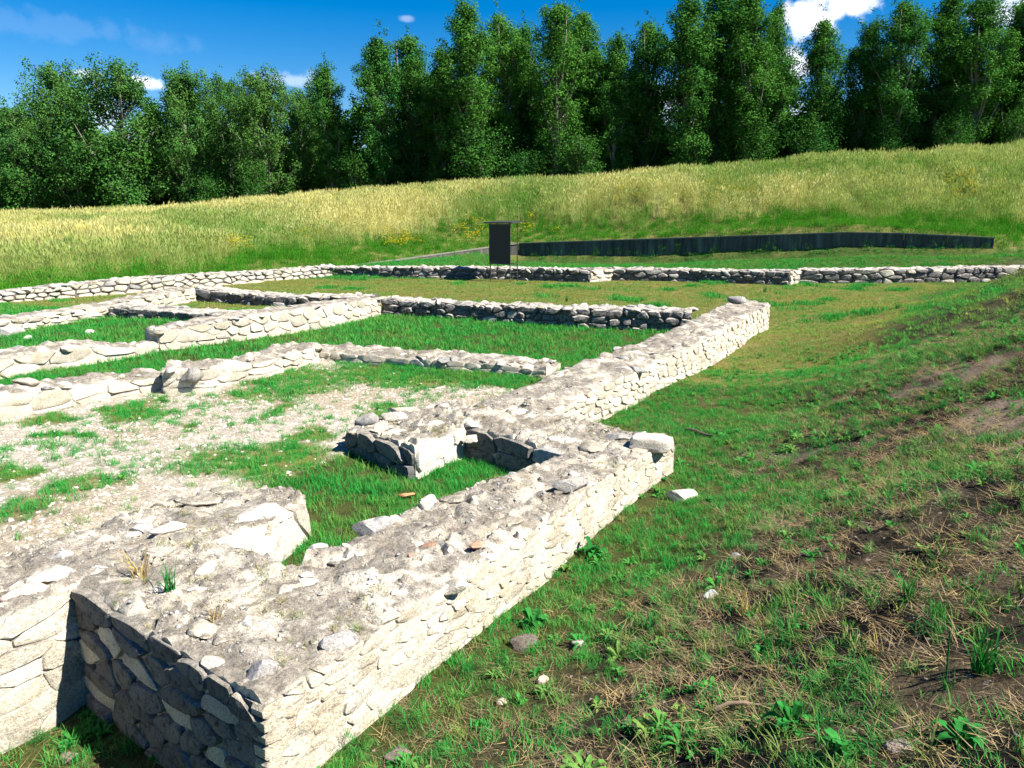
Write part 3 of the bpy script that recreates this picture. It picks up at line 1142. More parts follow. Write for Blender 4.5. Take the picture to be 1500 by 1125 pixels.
for (x, y, sx, sy, sz, mk, rz) in [(40, 865, .30, .16, .10, 'pink_stone', .9), (75, 845, .30, .2, .12, 'white_stone', .9), (385, 745, .5, .42, .12, 'white_stone', .6), (345, 742, .35, .25, .06, 'stone', .4), (300, 715, .4, .26, .1, 'stone', .3), (330, 698, .28, .2, .12, 'stone', .1),
                                   (205, 755, .28, .2, .1, 'grey_stone', .2), (155, 770, .25, .16, .08, 'stone', .4), (250, 770, .28, .16, .08, 'white_stone', .5), (300, 770, .22, .16, .06, 'stone', .5), (90, 800, .2, .14, .09, 'grey_stone', .5), (235, 715, .2, .12, .08, 'stone', .3)]:
    X, Y = up(x, y, .5)
    rock(w, X, Y, bedded(1, X, Y, .42) + sz * .04, sx, sy, sz, M[mk], rz=rz, tilt=.06)

# --- pier block with the recess
w = thing('ruin_wall', 'white masonry block in the middle with shaded left end and recess beside it', 'wall', None, 'low ruined stone walls')
Rw = [(*ds(d, s), z) for (d, s, z) in [(-4.34, 5.42, .5), (-4.36, 6.28, .5), (-4.2, 7.1, .48)]]
Lw = [(*ds(d, s), z) for (d, s, z) in [(-5.4, 5.68, .48), (-5.5, 6.4, .46), (-5.45, 7.2, .42)]]
_, PL, PR = wall_core(w, Lw, Rw, M['mortar'], .022, base=-.1, amp=.05, seed=4)
cap_scatter(w, PL, PR, 14, .16, ST, rim=.5)
Rw = [(*ds(d, s), z) for (d, s, z) in [(-4.36, 6.28, .5), (-3.7, 6.2, .48), (-3.0, 6.08, .47)]]
Lw = [(*ds(d, s), z) for (d, s, z) in [(-4.9, 7.5, .46), (-3.7, 7.25, .46), (-2.55, 7.02, .44)]]
_, PL, PR = wall_core(w, Lw, Rw, M['mortar'], .026, base=-.2, amp=.045, seed=5)
cap_scatter(w, PL, PR, 16, .14, ST, rim=.4)
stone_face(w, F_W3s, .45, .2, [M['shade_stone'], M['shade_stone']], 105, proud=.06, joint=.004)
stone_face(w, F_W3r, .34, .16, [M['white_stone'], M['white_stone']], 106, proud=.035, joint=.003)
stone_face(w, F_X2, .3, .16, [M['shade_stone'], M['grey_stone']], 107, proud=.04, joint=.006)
for (x, y, sx, sy, sz, mk, rz) in [(635, 622, .4, .3, .08, 'white_stone', .5), (585, 632, .4, .3, .1, 'white_stone', .3), (690, 632, .2, .15, .09, 'white_stone', .2), (575, 612, .34, .2, .14, 'white_stone', .2), (590, 596, .4, .2, .12, 'stone', .1), (640, 588, .35, .2, .1, 'white_stone', .0),
                                   (540, 620, .3, .2, .2, 'grey_stone', .3), (532, 612, .2, .2, .25, 'lichen_shade_stone', .3), (560, 632, .22, .2, .18, 'stone', .7), (670, 606, .14, .1, .08, 'stone', .5), (745, 600, .5, .4, .07, 'white_stone', .5)]:
    X, Y = up(x, y, .48)
    rock(w, X, Y, bedded(2, X, Y, .40) + sz * .04, sx, sy, sz, M[mk], rz=rz)

# --- second outer wall
w = thing('ruin_wall', 'long straight stone wall running away to the far corner, sunlit rubble face on its right', 'wall', None, 'low ruined stone walls')
Rw = [(p[0], p[1], p[3]) for p in F_W4]
Lw = [(*ds(d, s), z) for (d, s, z) in [(-4.9, 7.2, .45), (-4.92, 9.5, .48), (-4.9, 13, .5), (-5.05, 16, .5), (-5.25, 19.3, .56)]]
_, PL, PR = wall_core(w, Lw, Rw, M['mortar'], .045, base=-.3, amp=.05, seed=6, cell=.2)
cap_scatter(w, PL, PR, 110, .2, [M['stone'], M['stone'], M['white_stone'], M['grey_stone']], rim=.6)
stone_face(w, F_W4, .23, .11, LIT, 108, joint=.006, proud=.028, fine=True)
X, Y = ds(-4.95, 18.7)
rock(w, X, Y, .58, .6, .5, .3, M['grey_stone'])

# --- the other walls of the rooms
pxwall('ruin_wall', 'low cross wall of bedded stones between the lush lawn and the gravel court', [F_X4], .75, .3, .14, .06, [M['stone'], M['grey_stone']], M['mortar'], 13, .22, 21, fine=True, amp=.05)
pxwall('ruin_wall', 'dark shaded cross wall closing the far end of the lush lawn', [F_X5], .62, .34, .19, .09, DARK, M['lichen_shade_mortar'], 9, .3, 22, amp=.06, capmats=[M['stone'], M['grey_stone'], M['lichen_shade_stone']], proud=.07)
pxwall('ruin_wall', 'white stone wall left of the gravel court, stepped beside a round grey boulder', [F_L1a, F_L1b], .62, .34, .15, .045, LIT, M['mortar'], 12, .2, 23, fine=True, amp=.055, proud=.03, joint=.008)
pxwall('ruin_wall', 'low rounded white masonry ridge at the left edge behind the court wall', [F_L2a], .75, .42, .18, .05, LIT, M['mortar'], 9, .24, 24, fine=True, amp=.06, joint=.006, proud=.03)
pxwall('ruin_wall', 'tall bright wall of squared white stones rising to the corner of the lush lawn', [F_L2b], .62, .33, .17, .06, LIT, M['mortar'], 10, .24, 25, fine=True, amp=.05)
pxwall('ruin_wall', 'shaded dark wall with pale top in the left room, nearer of the two', [F_X6], .75, .36, .17, .08, DARK, M['lichen_shade_mortar'], 6, .25, 26, amp=.04)
pxwall('ruin_wall', 'shaded dark wall with pale top meeting the bright white wall, farther of the two', [F_X7], .7, .4, .2, .09, DARK, M['lichen_shade_mortar'], 6, .3, 27, amp=.05, proud=.07)
pxwall('ruin_wall', 'sunlit wall of small stones at the left edge leading to the dark walls', [F_L3], .6, .36, .15, .08, LIT, M['mortar'], 6, .26, 28, amp=.05)
pxwall('boundary_wall', 'long pale boundary wall of rounded stones at far left, below the dry meadow', [F_LF], .6, .38, .2, .12, [M['stone'], M['grey_stone']], M['lichen_shade_mortar'], 7, .3, 29, amp=.05, joint=.022, proud=.07)
pxwall('boundary_wall', 'long low boundary wall behind the notice board, its left stretch in shade', [F_FWa, F_FWa_e], .8, .38, .22, .12, DARK, M['lichen_shade_mortar'], 7, .3, 30, amp=.05, joint=.022, proud=.08)
pxwall('boundary_wall', 'middle stretch of the far boundary wall between its two pale end faces', [F_FWb, F_FWb_e], .8, .38, .22, .12, DARK, M['lichen_shade_mortar'], 7, .3, 31, amp=.05, joint=.022, proud=.08)
pxwall('boundary_wall', 'right stretch of the far boundary wall running out behind the grassy bank', [F_FWc], .8, .42, .24, .12, [M['lichen_shade_stone'], M['grey_stone'], M['stone']], M['lichen_shade_mortar'], 7, .3, 32, amp=.05, joint=.022, proud=.08)


# --- concrete retaining wall of panels
def box_path(p, q, zb0, zb1, zt0, zt1, th):
    """upright slab from p to q (plan), thickness behind the line"""
    d = np.array(q) - np.array(p)
    d = d / np.linalg.norm(d)
    nn = np.array([-d[1], d[0]]) * th
    V = []
    for (x, y, b, t) in ((*p, zb0, zt0), (*q, zb1, zt1)):
        V += [(x, y, b), (x, y, t), (x + nn[0], y + nn[1], t), (x + nn[0], y + nn[1], b)]
    F = [(0, 4, 5, 1), (1, 5, 6, 2), (2, 6, 7, 3), (3, 7, 4, 0), (0, 1, 2, 3), (7, 6, 5, 4)]
    return V, F


w = thing('retaining_wall', 'long dark stained concrete retaining wall with sloping wings below the meadow', 'wall', None)
tl, bl = [p[0] for p in RETP], [p[1] for p in RETP]
xs = [p[0] for p in tl]
cu = np.concatenate([[0], np.cumsum(np.hypot(np.diff(xs), np.diff([p[1] for p in tl])))])
for i in range(len(tl) - 1):
    n = max(1, int(round((cu[i + 1] - cu[i]) / 1.9)))
    for k in range(n):
        a, b = k / n, (k + 1) / n
        P = np.array(tl[i]) * (1 - a) + np.array(tl[i + 1]) * a
        Q = np.array(tl[i]) * (1 - b) + np.array(tl[i + 1]) * b
        g = (Q - P)[:2] / np.linalg.norm((Q - P)[:2]) * .012
        jit = rnd.uniform(-.012, .012)
        V, F = box_path((P[0] + g[0], P[1] + g[1] + jit), (Q[0] - g[0], Q[1] - g[1] + jit), min(bl[i][2], bl[i + 1][2]) - .4, min(bl[i][2], bl[i + 1][2]) - .4, P[2] - .05, Q[2] - .05, .28)
        obj('panel', mesh_np('panel', V, F, M['concrete']), w)
    V, F = box_path((tl[i][0], tl[i][1] - .03), (tl[i + 1][0], tl[i + 1][1] - .03), tl[i][2] - .05, tl[i + 1][2] - .05, tl[i][2] + .01, tl[i + 1][2] + .01, .2)
    obj('coping', mesh_np('coping', V, F, M['coping']), w)

# ------------------------------------------------------------------ notice board
sb = thing('notice_board', 'black panel notice board on four thin steel legs with a flat roof', 'sign', None)
BX, BY = up(718.5, 412, 0)
B = np.array([.855, -.518])


def bpt(b, a, z):
    q = np.array([BX, BY]) + B * b + A * a
    return (q[0], q[1], z)


def tube(p, q, r, n=8):
    p, q = Vector(p), Vector(q)
    d = (q - p).normalized()
    a = d.orthogonal().normalized()
    b = d.cross(a)
    V = []
    for c in (p, q):
        for k in range(n):
            t = k / n * 2 * math.pi
            V.append(c + a * (r * math.cos(t)) + b * (r * math.sin(t)))
    F = [(k, (k + 1) % n, n + (k + 1) % n, n + k) for k in range(n)] + [tuple(range(n))[::-1], tuple(range(n, 2 * n))]
    return [tuple(v) for v in V], F


def hexa(c8):
    return c8, [(0, 3, 2, 1), (4, 5, 6, 7), (0, 1, 5, 4), (1, 2, 6, 5), (2, 3, 7, 6), (3, 0, 4, 7)]


BW, BD, BH = .92, .56, 2.28
for (b, a) in [(0, 0), (BW, 0), (0, BD), (BW, BD)]:
    q = bpt(b, a, 0)
    V, F = tube((q[0], q[1], gz1(q[0], q[1]) - .12), bpt(b, a, BH), .021)
    obj('leg', mesh_np('leg', V, F, M['steel'], False), sb)
V, F = hexa([bpt(-.03, -.04, .74), bpt(BW + .03, -.04, .74), bpt(BW + .03, -.012, .74), bpt(-.03, -.012, .74), bpt(-.03, -.04, BH - .02), bpt(BW + .03, -.04, BH - .02), bpt(BW + .03, -.012, BH - .02), bpt(-.03, -.012, BH - .02)])
pn = obj('panel', mesh_np('panel', V, F, M['black_paint']), sb)
for (b0, b1, z0, z1) in [(-.045, BW + .045, .70, .738), (-.045, BW + .045, BH - .07, BH - .022)]:
    V, F = hexa([bpt(b0, -.052, z0), bpt(b1, -.052, z0), bpt(b1, -.0415, z0), bpt(b0, -.0415, z0), bpt(b0, -.052, z1), bpt(b1, -.052, z1), bpt(b1, -.0415, z1), bpt(b0, -.0415, z1)])
    obj('frame', mesh_np('frame', V, F, M['steel']), pn)
for z in (.38, .70):
    for (p, q) in [((0, 0), (BW, 0)), ((BW, 0), (BW, BD)), ((BW, BD), (0, BD)), ((0, BD), (0, 0))]:
        V, F = tube(bpt(*p, z), bpt(*q, z), .014, 6)
        obj('rail', mesh_np('rail', V, F, M['steel']), sb)
V, F = hexa([bpt(-.2, -.18, BH), bpt(BW + .2, -.18, BH), bpt(BW + .2, BD + .18, BH + .05), bpt(-.2, BD + .18, BH + .05), bpt(-.2, -.18, BH + .045), bpt(BW + .2, -.18, BH + .045), bpt(BW + .2, BD + .18, BH + .095), bpt(-.2, BD + .18, BH + .095)])
obj('roof', mesh_np('roof', V, F, M['roof_board']), sb)


# ------------------------------------------------------------------ trees
def tubes_mesh(paths, n=6):
    """paths: list of list[(x,y,z,r)]"""
    V, F = [], []
    for P in paths:
        P = np.array(P)
        base = len(V)
        for i in range(len(P)):
            d = P[min(i + 1, len(P) - 1), :3] - P[max(i - 1, 0), :3]
            d = Vector(d).normalized()
            a = d.orthogonal().normalized()
            b = d.cross(a)
            for k in range(n):
                t = k / n * 2 * math.pi
                V.append(tuple(Vector(P[i, :3]) + a * (P[i, 3] * math.cos(t)) + b * (P[i, 3] * math.sin(t))))
        for i in range(len(P) - 1):
            for k in range(n):
                F.append((base + i * n + k, base + i * n + (k + 1) % n, base + (i + 1) * n + (k + 1) % n, base + (i + 1) * n + k))
    return V, F


def leaves_mesh(name, C, size, mat, seed, up_bias=.35, out=None):
    """one small folded diamond leaf at each centre"""
    g = np.random.default_rng(seed)
    n = len(C)
    nrm = g.normal(size=(n, 3)) * (.55 if out is not None else 1)
    if out is not None:
        nrm += out * 1.1
    nrm[:, 2] += up_bias
    nrm /= np.linalg.norm(nrm, axis=1)[:, None]
    a = np.cross(nrm, g.normal(size=(n, 3)))
    a /= np.linalg.norm(a, axis=1)[:, None] + 1e-9
    b = np.cross(nrm, a)
    s = size * g.uniform(.6, 1.35, (n, 1))
    V = np.stack([C - a * s * .5, C + b * s * .33, C + a * s * .5, C - b * s * .33], 1).reshape(-1, 3)
    F = np.arange(4 * n).reshape(-1, 4)
    return mesh_np(name, V, F, mat)


def tree_model(seed, Ht, Wd, low, kind, nleaf, mat, lsize=.2):
    g = np.random.default_rng(seed)
    paths = []
    lean = g.normal(size=2) * .02 * Ht
    zs = np.linspace(0, Ht * .93, 10)
    spine = np.stack([lean[0] * (zs / Ht) ** 1.5 + np.cumsum(g.normal(size=10)) * .05, lean[1] * (zs / Ht) ** 1.5 + np.cumsum(g.normal(size=10)) * .05, zs], 1)
    spine[0, :2] = 0
    r0 = .012 * Ht + .05
    paths.append([(*spine[i], r0 * (1 - .9 * zs[i] / Ht)) for i in range(10)])
    cl = []
    nl = int(30 + Ht)
    for k in range(nl):
        f = low + (.97 - low) * ((k + g.uniform(0, 1)) / nl)
        z = f * Ht
        p0 = np.array([np.interp(z, zs, spine[:, 0]), np.interp(z, zs, spine[:, 1]), min(z, Ht * .93)])
        az = k * 2.4 + g.normal() * .4
        u = (f - low) / (1 - low)
        if kind == 'poplar':
            prof = (math.sin(math.pi * min(1, (u * .86 + .17))) ** .8) * (1 - .55 * u ** 2) * Wd * g.uniform(.55, 1.2)
            elv = rad(g.uniform(38, 66))
        else:
            prof = (math.sin(math.pi * min(1, (u * .75 + .26))) ** .6) * Wd * g.uniform(.6, 1.15)
            elv = rad(g.uniform(12, 55))
        ln = prof / max(.45, math.cos(elv))
        ln = min(ln, (Ht - z) * 1.1 + .8)
        pts = []
        for q in range(5):
            t = q / 4
            e2 = elv + t * .25
            pts.append(p0 + np.array([math.cos(az) * math.cos(e2), math.sin(az) * math.cos(e2), math.sin(e2)]) * ln * t)
        rr_ = .035 + .012 * ln
        paths.append([(*pts[q], rr_ * (1 - .8 * q / 4)) for q in range(5)])
        ncl = int(3 + ln * 2.6)
        for c in range(ncl):
            t = .22 + .8 * math.sqrt(g.random())
            base = np.array([np.interp(t, np.linspace(0, 1, 5), [p[i] for p in pts]) for i in range(3)])
            off = g.normal(size=3) * np.array([.42, .42, .36]) * (.7 + .18 * ln)
            cl.append((base + off, g.uniform(.3, .72)))
    # crown tip
    for c in range(14):
        cl.append((spine[-1] + g.normal(size=3) * np.array([.28, .28, .9]) + np.array([0, 0, .03 * Ht]), g.uniform(.15, .32)))
    wts = np.array([c[1] for c in cl]) ** 2
    cnt = np.maximum(4, (wts / wts.sum() * nleaf).astype(int))
    offs = []
    for c, n in zip(cl, cnt):
        v = g.normal(size=(n, 3))
        v /= np.linalg.norm(v, axis=1)[:, None]
        offs.append(v * (g.uniform(.25, 1.25, (n, 1)) ** .6))
    C = np.concatenate([c[0] + o_ * c[1] * np.array([1, 1, 1.15]) for c, o_ in zip(cl, offs)])
    offs = np.concatenate(offs)
    outw = C * np.array([1, 1, 0])
    outw /= np.linalg.norm(outw, axis=1)[:, None] + .5
    offs = offs + outw * .5
    C[:, 2] = np.maximum(C[:, 2], .25)
    V, F = tubes_mesh(paths)
    tm = mesh_np('trunk', V, F, M['bark'], True)
    cm = leaves_mesh('crown', C, lsize, mat, seed + 1, out=offs)
    return tm, cm, Ht


TM = {}
for k in range(6):
    TM['p%d' % k] = tree_model(40 + k, 20, 3.1 + .4 * (k % 3), .07, 'poplar', 34000, M['tree_a'], .19)
for k in range(4):
    TM['w%d' % k] = tree_model(60 + k, 14, 3.9 + .4 * (k % 2), .08, 'round', 30000, M['tree_b'], .19)
for k in range(3):
    TM['b%d' % k] = tree_model(80 + k, 4.2, 1.8, .03, 'round', 7000, M['bush'], .15)
    TM['s%d' % k] = tree_model(90 + k, 15, 3.2, .03, 'round', 6500, M['tree_a'], .42)


def plant_tree(name, model, X, Y, top_z, label, cat, group, wscale=1.0, rz=None):
    tm, cm, Ht = TM[model]
    z = gz1(X, Y) - .15
    sc = (top_z - z) / (Ht * (1.07 if model[0] == 'w' else .985))
    o = bpy.data.objects.new(name, None)
    COL.objects.link(o)
    o.location = (X, Y, z)
    o.rotation_euler = (0, 0, rnd.uniform(0, 6.28) if rz is None else rz)
    ws = sc ** .6 * wscale * (1.0 if Ht > 10 else sc ** .4)
    o.scale = (ws, ws, sc)
    tag(o, label, cat, group)
    obj('trunk', tm, o)
    obj('crown', cm, o)
    return o


def crest_y(x):
    return float(np.interp(x, [c[0] for c in CREST], [c[2] for c in CREST]))


ORD = ['first', 'second', 'third', 'fourth', 'fifth', 'sixth', 'seventh', 'eighth', 'ninth', 'tenth', 'eleventh', 'twelfth', 'thirteenth', 'fourteenth', 'fifteenth', 'sixteenth', 'seventeenth', 'eighteenth', 'nineteenth', 'twentieth', 'twenty-first', 'twenty-second', 'twenty-third', 'twenty-fourth', 'twenty-fifth', 'twenty-sixth', 'twenty-seventh', 'twenty-eighth', 'twenty-ninth', 'thirtieth', 'thirty-first', 'thirty-second', 'thirty-third']
FRONT = [(-60, 150, 'w0', 1.1, 5), (25, 150, 'w1', .9, 4), (85, 92, 'w2', 1.0, 8), (165, 95, 'w3', 1.15, 4), (262, 100, 'w0', .85, 6), (325, 108, 'w1', .8, 9), (385, 100, 'w2', .9, 5), (430, 130, 'w3', .75, 9), (480, 95, 'p1', .95, 6),
         (550, 50, 'p0', 1.0, 5), (600, 52, 'p2', 1.0, 9), (645, 70, 'p3', 1.0, 7), (685, 8, 'p4', 1.0, 4), (735, 25, 'p5', 1.0, 7), (775, 38, 'p1', .9, 10), (818, 4, 'p2', 1.0, 5), (858, 18, 'p0', 1.0, 8), (905, 50, 'p3', 1.0, 6), (955, 35, 'p5', 1.0, 8),
         (1012, 0, 'p4', 1.1, 5), (1060, -25, 'p2', 1.2, 7), (1110, -15, 'p1', 1.1, 5), (1142, 5, 'p3', .8, 9), (1215, 28, 'p0', .95, 5), (1270, 34, 'p4', .85, 7), (1332, 4, 'p5', 1.05, 5), (1388, -12, 'p1', 1.0, 8), (1448, -8, 'p2', 1.1, 5), (1500, 0, 'p3', 1.0, 7), (1565, -20, 'p4', 1.1, 6)]
for i, (x, yt, mdl, wsc, off) in enumerate(FRONT):
    Y = crest_y(x) + off
    X, _, zt = upY(x, yt, Y)
    nm = 'poplar_tree' if mdl[0] == 'p' else 'willow_tree'
    kind = ('tall narrow poplar' if mdl[0] == 'p' else 'rounded bushy willow')
    lab = '%s in the front row of the wood, %s tree from the left' % (kind, ORD[i])
    plant_tree(nm, mdl, X, Y, zt, lab, 'tree', 'trees of the wood behind the meadow', wsc)
BACK = []
for i in range(34):
    x = -140 + i * 52 + rnd.uniform(-14, 14)
    Y = crest_y(x) + rnd.uniform(12, 17)
    yt = np.interp(x, [0, 250, 480, 700, 1000, 1150, 1200, 1500], [185, 165, 150, 110, 110, 110, 120, 100]) + rnd.uniform(-22, 30)
    X, _, zt = upY(x, yt, Y)
    plant_tree('wood_tree', 's%d' % (i % 3), X, Y, zt, 'shaded tree standing deep in the wood behind the front row', 'tree', 'shaded trees deep in the wood', 1.0)
for i in range(30):
    x = -160 + i * 60 + rnd.uniform(-16, 16)
    Y = crest_y(x) + rnd.uniform(21, 28)
    yt = np.interp(x, [0, 480, 1000, 1500], [215, 195, 165, 150]) + rnd.uniform(-20, 25)
    X, _, zt = upY(x, yt, Y)
    plant_tree('wood_tree', 's%d' % ((i + 1) % 3), X, Y, zt, 'shaded tree standing deep in the wood behind the front row', 'tree', 'shaded trees deep in the wood', 1.25)
for i in range(30):
    x = -120 + i * 58 + rnd.uniform(-16, 16)
    Y = crest_y(x) + rnd.uniform(9, 12)
    yt = np.interp(x, [0, 480, 1000, 1500], [255, 225, 190, 165]) + rnd.uniform(-14, 14)
    X, _, zt = upY(x, yt, Y)
    plant_tree('wood_tree', 's%d' % ((i + 2) % 3), X, Y, zt, 'shaded tree standing deep in the wood behind the front row', 'tree', 'shaded trees deep in the wood', 1.5)
BUSH = [(20, 245), (110, 225), (170, 232), (310, 270), (370, 255), (525, 238), (700, 205), (765, 232), (850, 215), (1010, 212), (1110, 205), (1185, 195), (1300, 195), (1395, 185), (1490, 178)]
for i, (x, yt) in enumerate(BUSH):
    Y = crest_y(x) + rnd.uniform(2.5, 5)
    X, _, zt = upY(x, yt, Y)
    plant_tree('bush', 'b%d' % (i % 3), X, Y, zt, 'leafy bush at the foot of the wood edge, %s from the left' % ORD[i], 'bush', 'bushes along the wood edge', rnd.uniform(.75, 1.25))


# ------------------------------------------------------------------ ground cover (scattered tufts)
PROTO_N = [0]


def blades(n, h, spread, width, bend, segs=3, seed=0, lie=0.0, flat=0.0):
    """a tuft of tapering bent blades"""
    g = np.random.default_rng(seed)
    V, F = [], []
    for k in range(n):
        a = g.uniform(0, 6.283)
        r = spread * math.sqrt(g.random())
        b = g.uniform(0, 6.283)
        x0, y0 = r * math.cos(a), r * math.sin(a)
        hh = h * g.uniform(.45, 1.15)
        bd = bend * g.uniform(.4, 1.5)
        dirx, diry = math.cos(b), math.sin(b)
        wv = width * g.uniform(.6, 1.3)
        base = len(V)
        for i in range(segs + 1):
            t = i / segs
            out = bd * hh * t ** 1.7 + lie * hh * t
            z = hh * t * (1 - .35 * bd * t) * (1 - flat)
            ww = wv * (1 - t) ** .7
            px, py = x0 + dirx * out, y0 + diry * out
            if i == segs:
                V.append((px, py, z))
            else:
                V.append((px - diry * ww, py + dirx * ww, z))
                V.append((px + diry * ww, py - dirx * ww, z))
        for i in range(segs - 1):
            F.append((base + 2 * i, base + 2 * i + 1, base + 2 * i + 3, base + 2 * i + 2))
        F.append((base + 2 * (segs - 1), base + 2 * (segs - 1) + 1, base + 2 * segs))
    return V, F


def seedheads(n, h, spread, seed):
    V, F = blades(n, h * .9, spread, .006, .12, 2, seed)
    g = np.random.default_rng(seed + 5)
    for k in range(n):
        a = g.uniform(0, 6.283)
        r = spread * math.sqrt(g.random())
        x0, y0 = r * math.cos(a) + g.normal() * .06, r * math.sin(a) + g.normal() * .06
        z0 = h * g.uniform(.75, 1.05)
        l = .16
        b = g.uniform(0, 6.28)
        i = len(V)
        V += [(x0, y0, z0), (x0 + .016 * math.cos(b), y0 + .016 * math.sin(b), z0 + l * .4), (x0 + .02, y0, z0 + l), (x0 - .016 * math.cos(b), y0 - .016 * math.sin(b), z0 + l * .4)]
        F.append((i, i + 1, i + 2, i + 3))
        V += [(x0 - .004, y0, z0 - h * .6), (x0 + .004, y0, z0 - h * .6), (x0, y0, z0)]
        F.append((i + 4, i + 5, i + 6))
    return V, F


def leafy(n, length, width, rise, seed, segs=4, fold=.25, lobed=False):
    """rosette of broad arching leaves; lobed = feathery leaflets along each rib"""
    g = np.random.default_rng(seed)
    V, F = [], []
    for k in range(n):
        b = k * 2.4 + g.normal() * .3
        L_ = length * g.uniform(.6, 1.2)
        rs = rise * g.uniform(.5, 1.4)
        dx, dy = math.cos(b), math.sin(b)

        def pt(t, wv):
            o = L_ * t * (1 - .12 * t)
            z = rs * L_ * (math.sin(t * 2.4)) * .8 + .004
            return (dx * o - dy * wv, dy * o + dx * wv, z + abs(wv) * fold)
        if lobed:
            for i in range(2, 11):
                t = i / 10.5
                for sgn in (-1, 1):
                    w_ = width * math.sin(math.pi * min(1, t * .9 + .12)) * g.uniform(.8, 1.1)
                    c = len(V)
                    V += [pt(t, 0), pt(min(1, t + .05), sgn * w_ * .55), pt(min(1.05, t + .1), sgn * w_), pt(t + .07, sgn * w_ * .35)]
                    F.append((c, c + 1, c + 2, c + 3) if sgn > 0 else (c, c + 3, c + 2, c + 1))
            c = len(V)
            V += [pt(0, -.002), pt(0, .002), pt(1, 0)]
            F.append((c, c + 1, c + 2))
        else:
            c = len(V)
            for i in range(segs + 1):
                t = i / segs
                w_ = width * math.sin(math.pi * (t * .86 + .1)) ** .8 if i < segs else 0.001
                V += [pt(t, w_), pt(t, 0), pt(t, -w_)]
            for i in range(segs):
                q = c + 3 * i
                F += [(q, q + 1, q + 4, q + 3), (q + 1, q + 2, q + 5, q + 4)]
    return V, F


def merge(models):
    V, F = [], []
    for (v, f, loc, sc, rz) in models:
        b = len(V)
        c, s_ = math.cos(rz), math.sin(rz)
        V += [((x * c - y * s_) * sc + loc[0], (x * s_ + y * c) * sc + loc[1], z * sc + loc[2]) for (x, y, z) in v]
        F += [tuple(i + b for i in q) for q in f]
    return V, F


def proto_collection(name, models, mat):
    c = bpy.data.collections.new(name)
    for i, (V, F) in enumerate(models):
        me = mesh_np('%s_%02d' % (name, i), V, F, mat)
        o = bpy.data.objects.new('%s_%02d' % (name, i), me)
        c.objects.link(o)
    return c, len(models)


def scatter(name, coll, P, rot, scl, idx, dry, label, cat):
    me = bpy.data.meshes.new(name)
    n = len(P)
    me.vertices.add(n)
    me.vertices.foreach_set('co', np.asarray(P, np.float32).ravel())
    for nm, tp, key, arr in (('rot', 'FLOAT_VECTOR', 'vector', rot), ('scl', 'FLOAT_VECTOR', 'vector', scl), ('idx', 'INT', 'value', idx), ('dry', 'FLOAT', 'value', dry)):
        a = me.attributes.new(nm, tp, 'POINT')
        a.data.foreach_set(key, np.asarray(arr, np.int32 if tp == 'INT' else np.float32).ravel())
    o = obj(name, me)
    ng = bpy.data.node_groups.new(name, 'GeometryNodeTree')
    ng.interface.new_socket('Geometry', in_out='INPUT', socket_type='NodeSocketGeometry')
    ng.interface.new_socket('Geometry', in_out='OUTPUT', socket_type='NodeSocketGeometry')
    N, L = ng.nodes, ng.links
    gi, go = N.new('NodeGroupInput'), N.new('NodeGroupOutput')
    ip = N.new('GeometryNodeInstanceOnPoints')
    ci = N.new('GeometryNodeCollectionInfo')
    ci.inputs['Collection'].default_value = coll
    ci.inputs['Separate Children'].default_value = True
    ci.inputs['Reset Children'].default_value = True

    def na(nm, tp):
        q = N.new('GeometryNodeInputNamedAttribute')
        q.data_type = tp
        q.inputs['Name'].default_value = nm
        return q.outputs[0]
    L.new(gi.outputs[0], ip.inputs['Points'])
    L.new(ci.outputs[0], ip.inputs['Instance'])
    ip.inputs['Pick Instance'].default_value = True
    L.new(na('idx', 'INT'), ip.inputs['Instance Index'])
    L.new(na('rot', 'FLOAT_VECTOR'), ip.inputs['Rotation'])
    L.new(na('scl', 'FLOAT_VECTOR'), ip.inputs['Scale'])
    L.new(ip.outputs[0], go.inputs[0])
    md = o.modifiers.new('scatter', 'NODES')
    md.node_group = ng
    tag(o, label, cat, kind='stuff')
    return o


def wall_mask(X, Y, grow=0.0):
    m = np.zeros(len(X), bool)
    for P in FOOT:
        a = np.array(P)
        lo, hi = a.min(0) - .1, a.max(0) + .1
        k = np.where((X > lo[0]) & (X < hi[0]) & (Y > lo[1]) & (Y < hi[1]))[0]
        if len(k):
            m[k] |= in_poly(X[k], Y[k], P)
    return m


def sample(rmin, rmax, dens, amax=42.0, g=R):
    """even random points over the fan in front of the camera position"""
    area = rad(amax) * (rmax ** 2 - rmin ** 2)
    n = int(area * dens)
    r = np.sqrt(g.uniform(rmin ** 2, rmax ** 2, n))
    a = g.uniform(-rad(amax), rad(amax), n)
    if rmin <= 1.0:                                            # the ground beside the standpoint too
        n2 = int(rad(38) * (6.5 ** 2 - rmin ** 2) * dens)
        r = np.concatenate([r, np.sqrt(g.uniform(rmin ** 2, 6.5 ** 2, n2))])
        a = np.concatenate([a, g.choice([-1, 1], n2) * g.uniform(rad(amax), rad(amax + 38), n2)])
    return r * np.sin(a), r * np.cos(a)


def put(name, coll, nvar, X, Y, hs, dry, label, cat, tilt=.12, wid=None, Z=None):
    n = len(X)
    Z = gz(X, Y) - .008 if Z is None else Z
    rot = np.stack([R.normal(size=n) * tilt, R.normal(size=n) * tilt, R.uniform(0, 6.283, n)], 1)
    w_ = hs if wid is None else wid
    scl = np.stack([w_, w_, hs], 1)
    return scatter(name, coll, np.stack([X, Y, Z], 1), rot, scl, R.integers(0, nvar, n), np.clip(dry, 0, 1), label, cat)


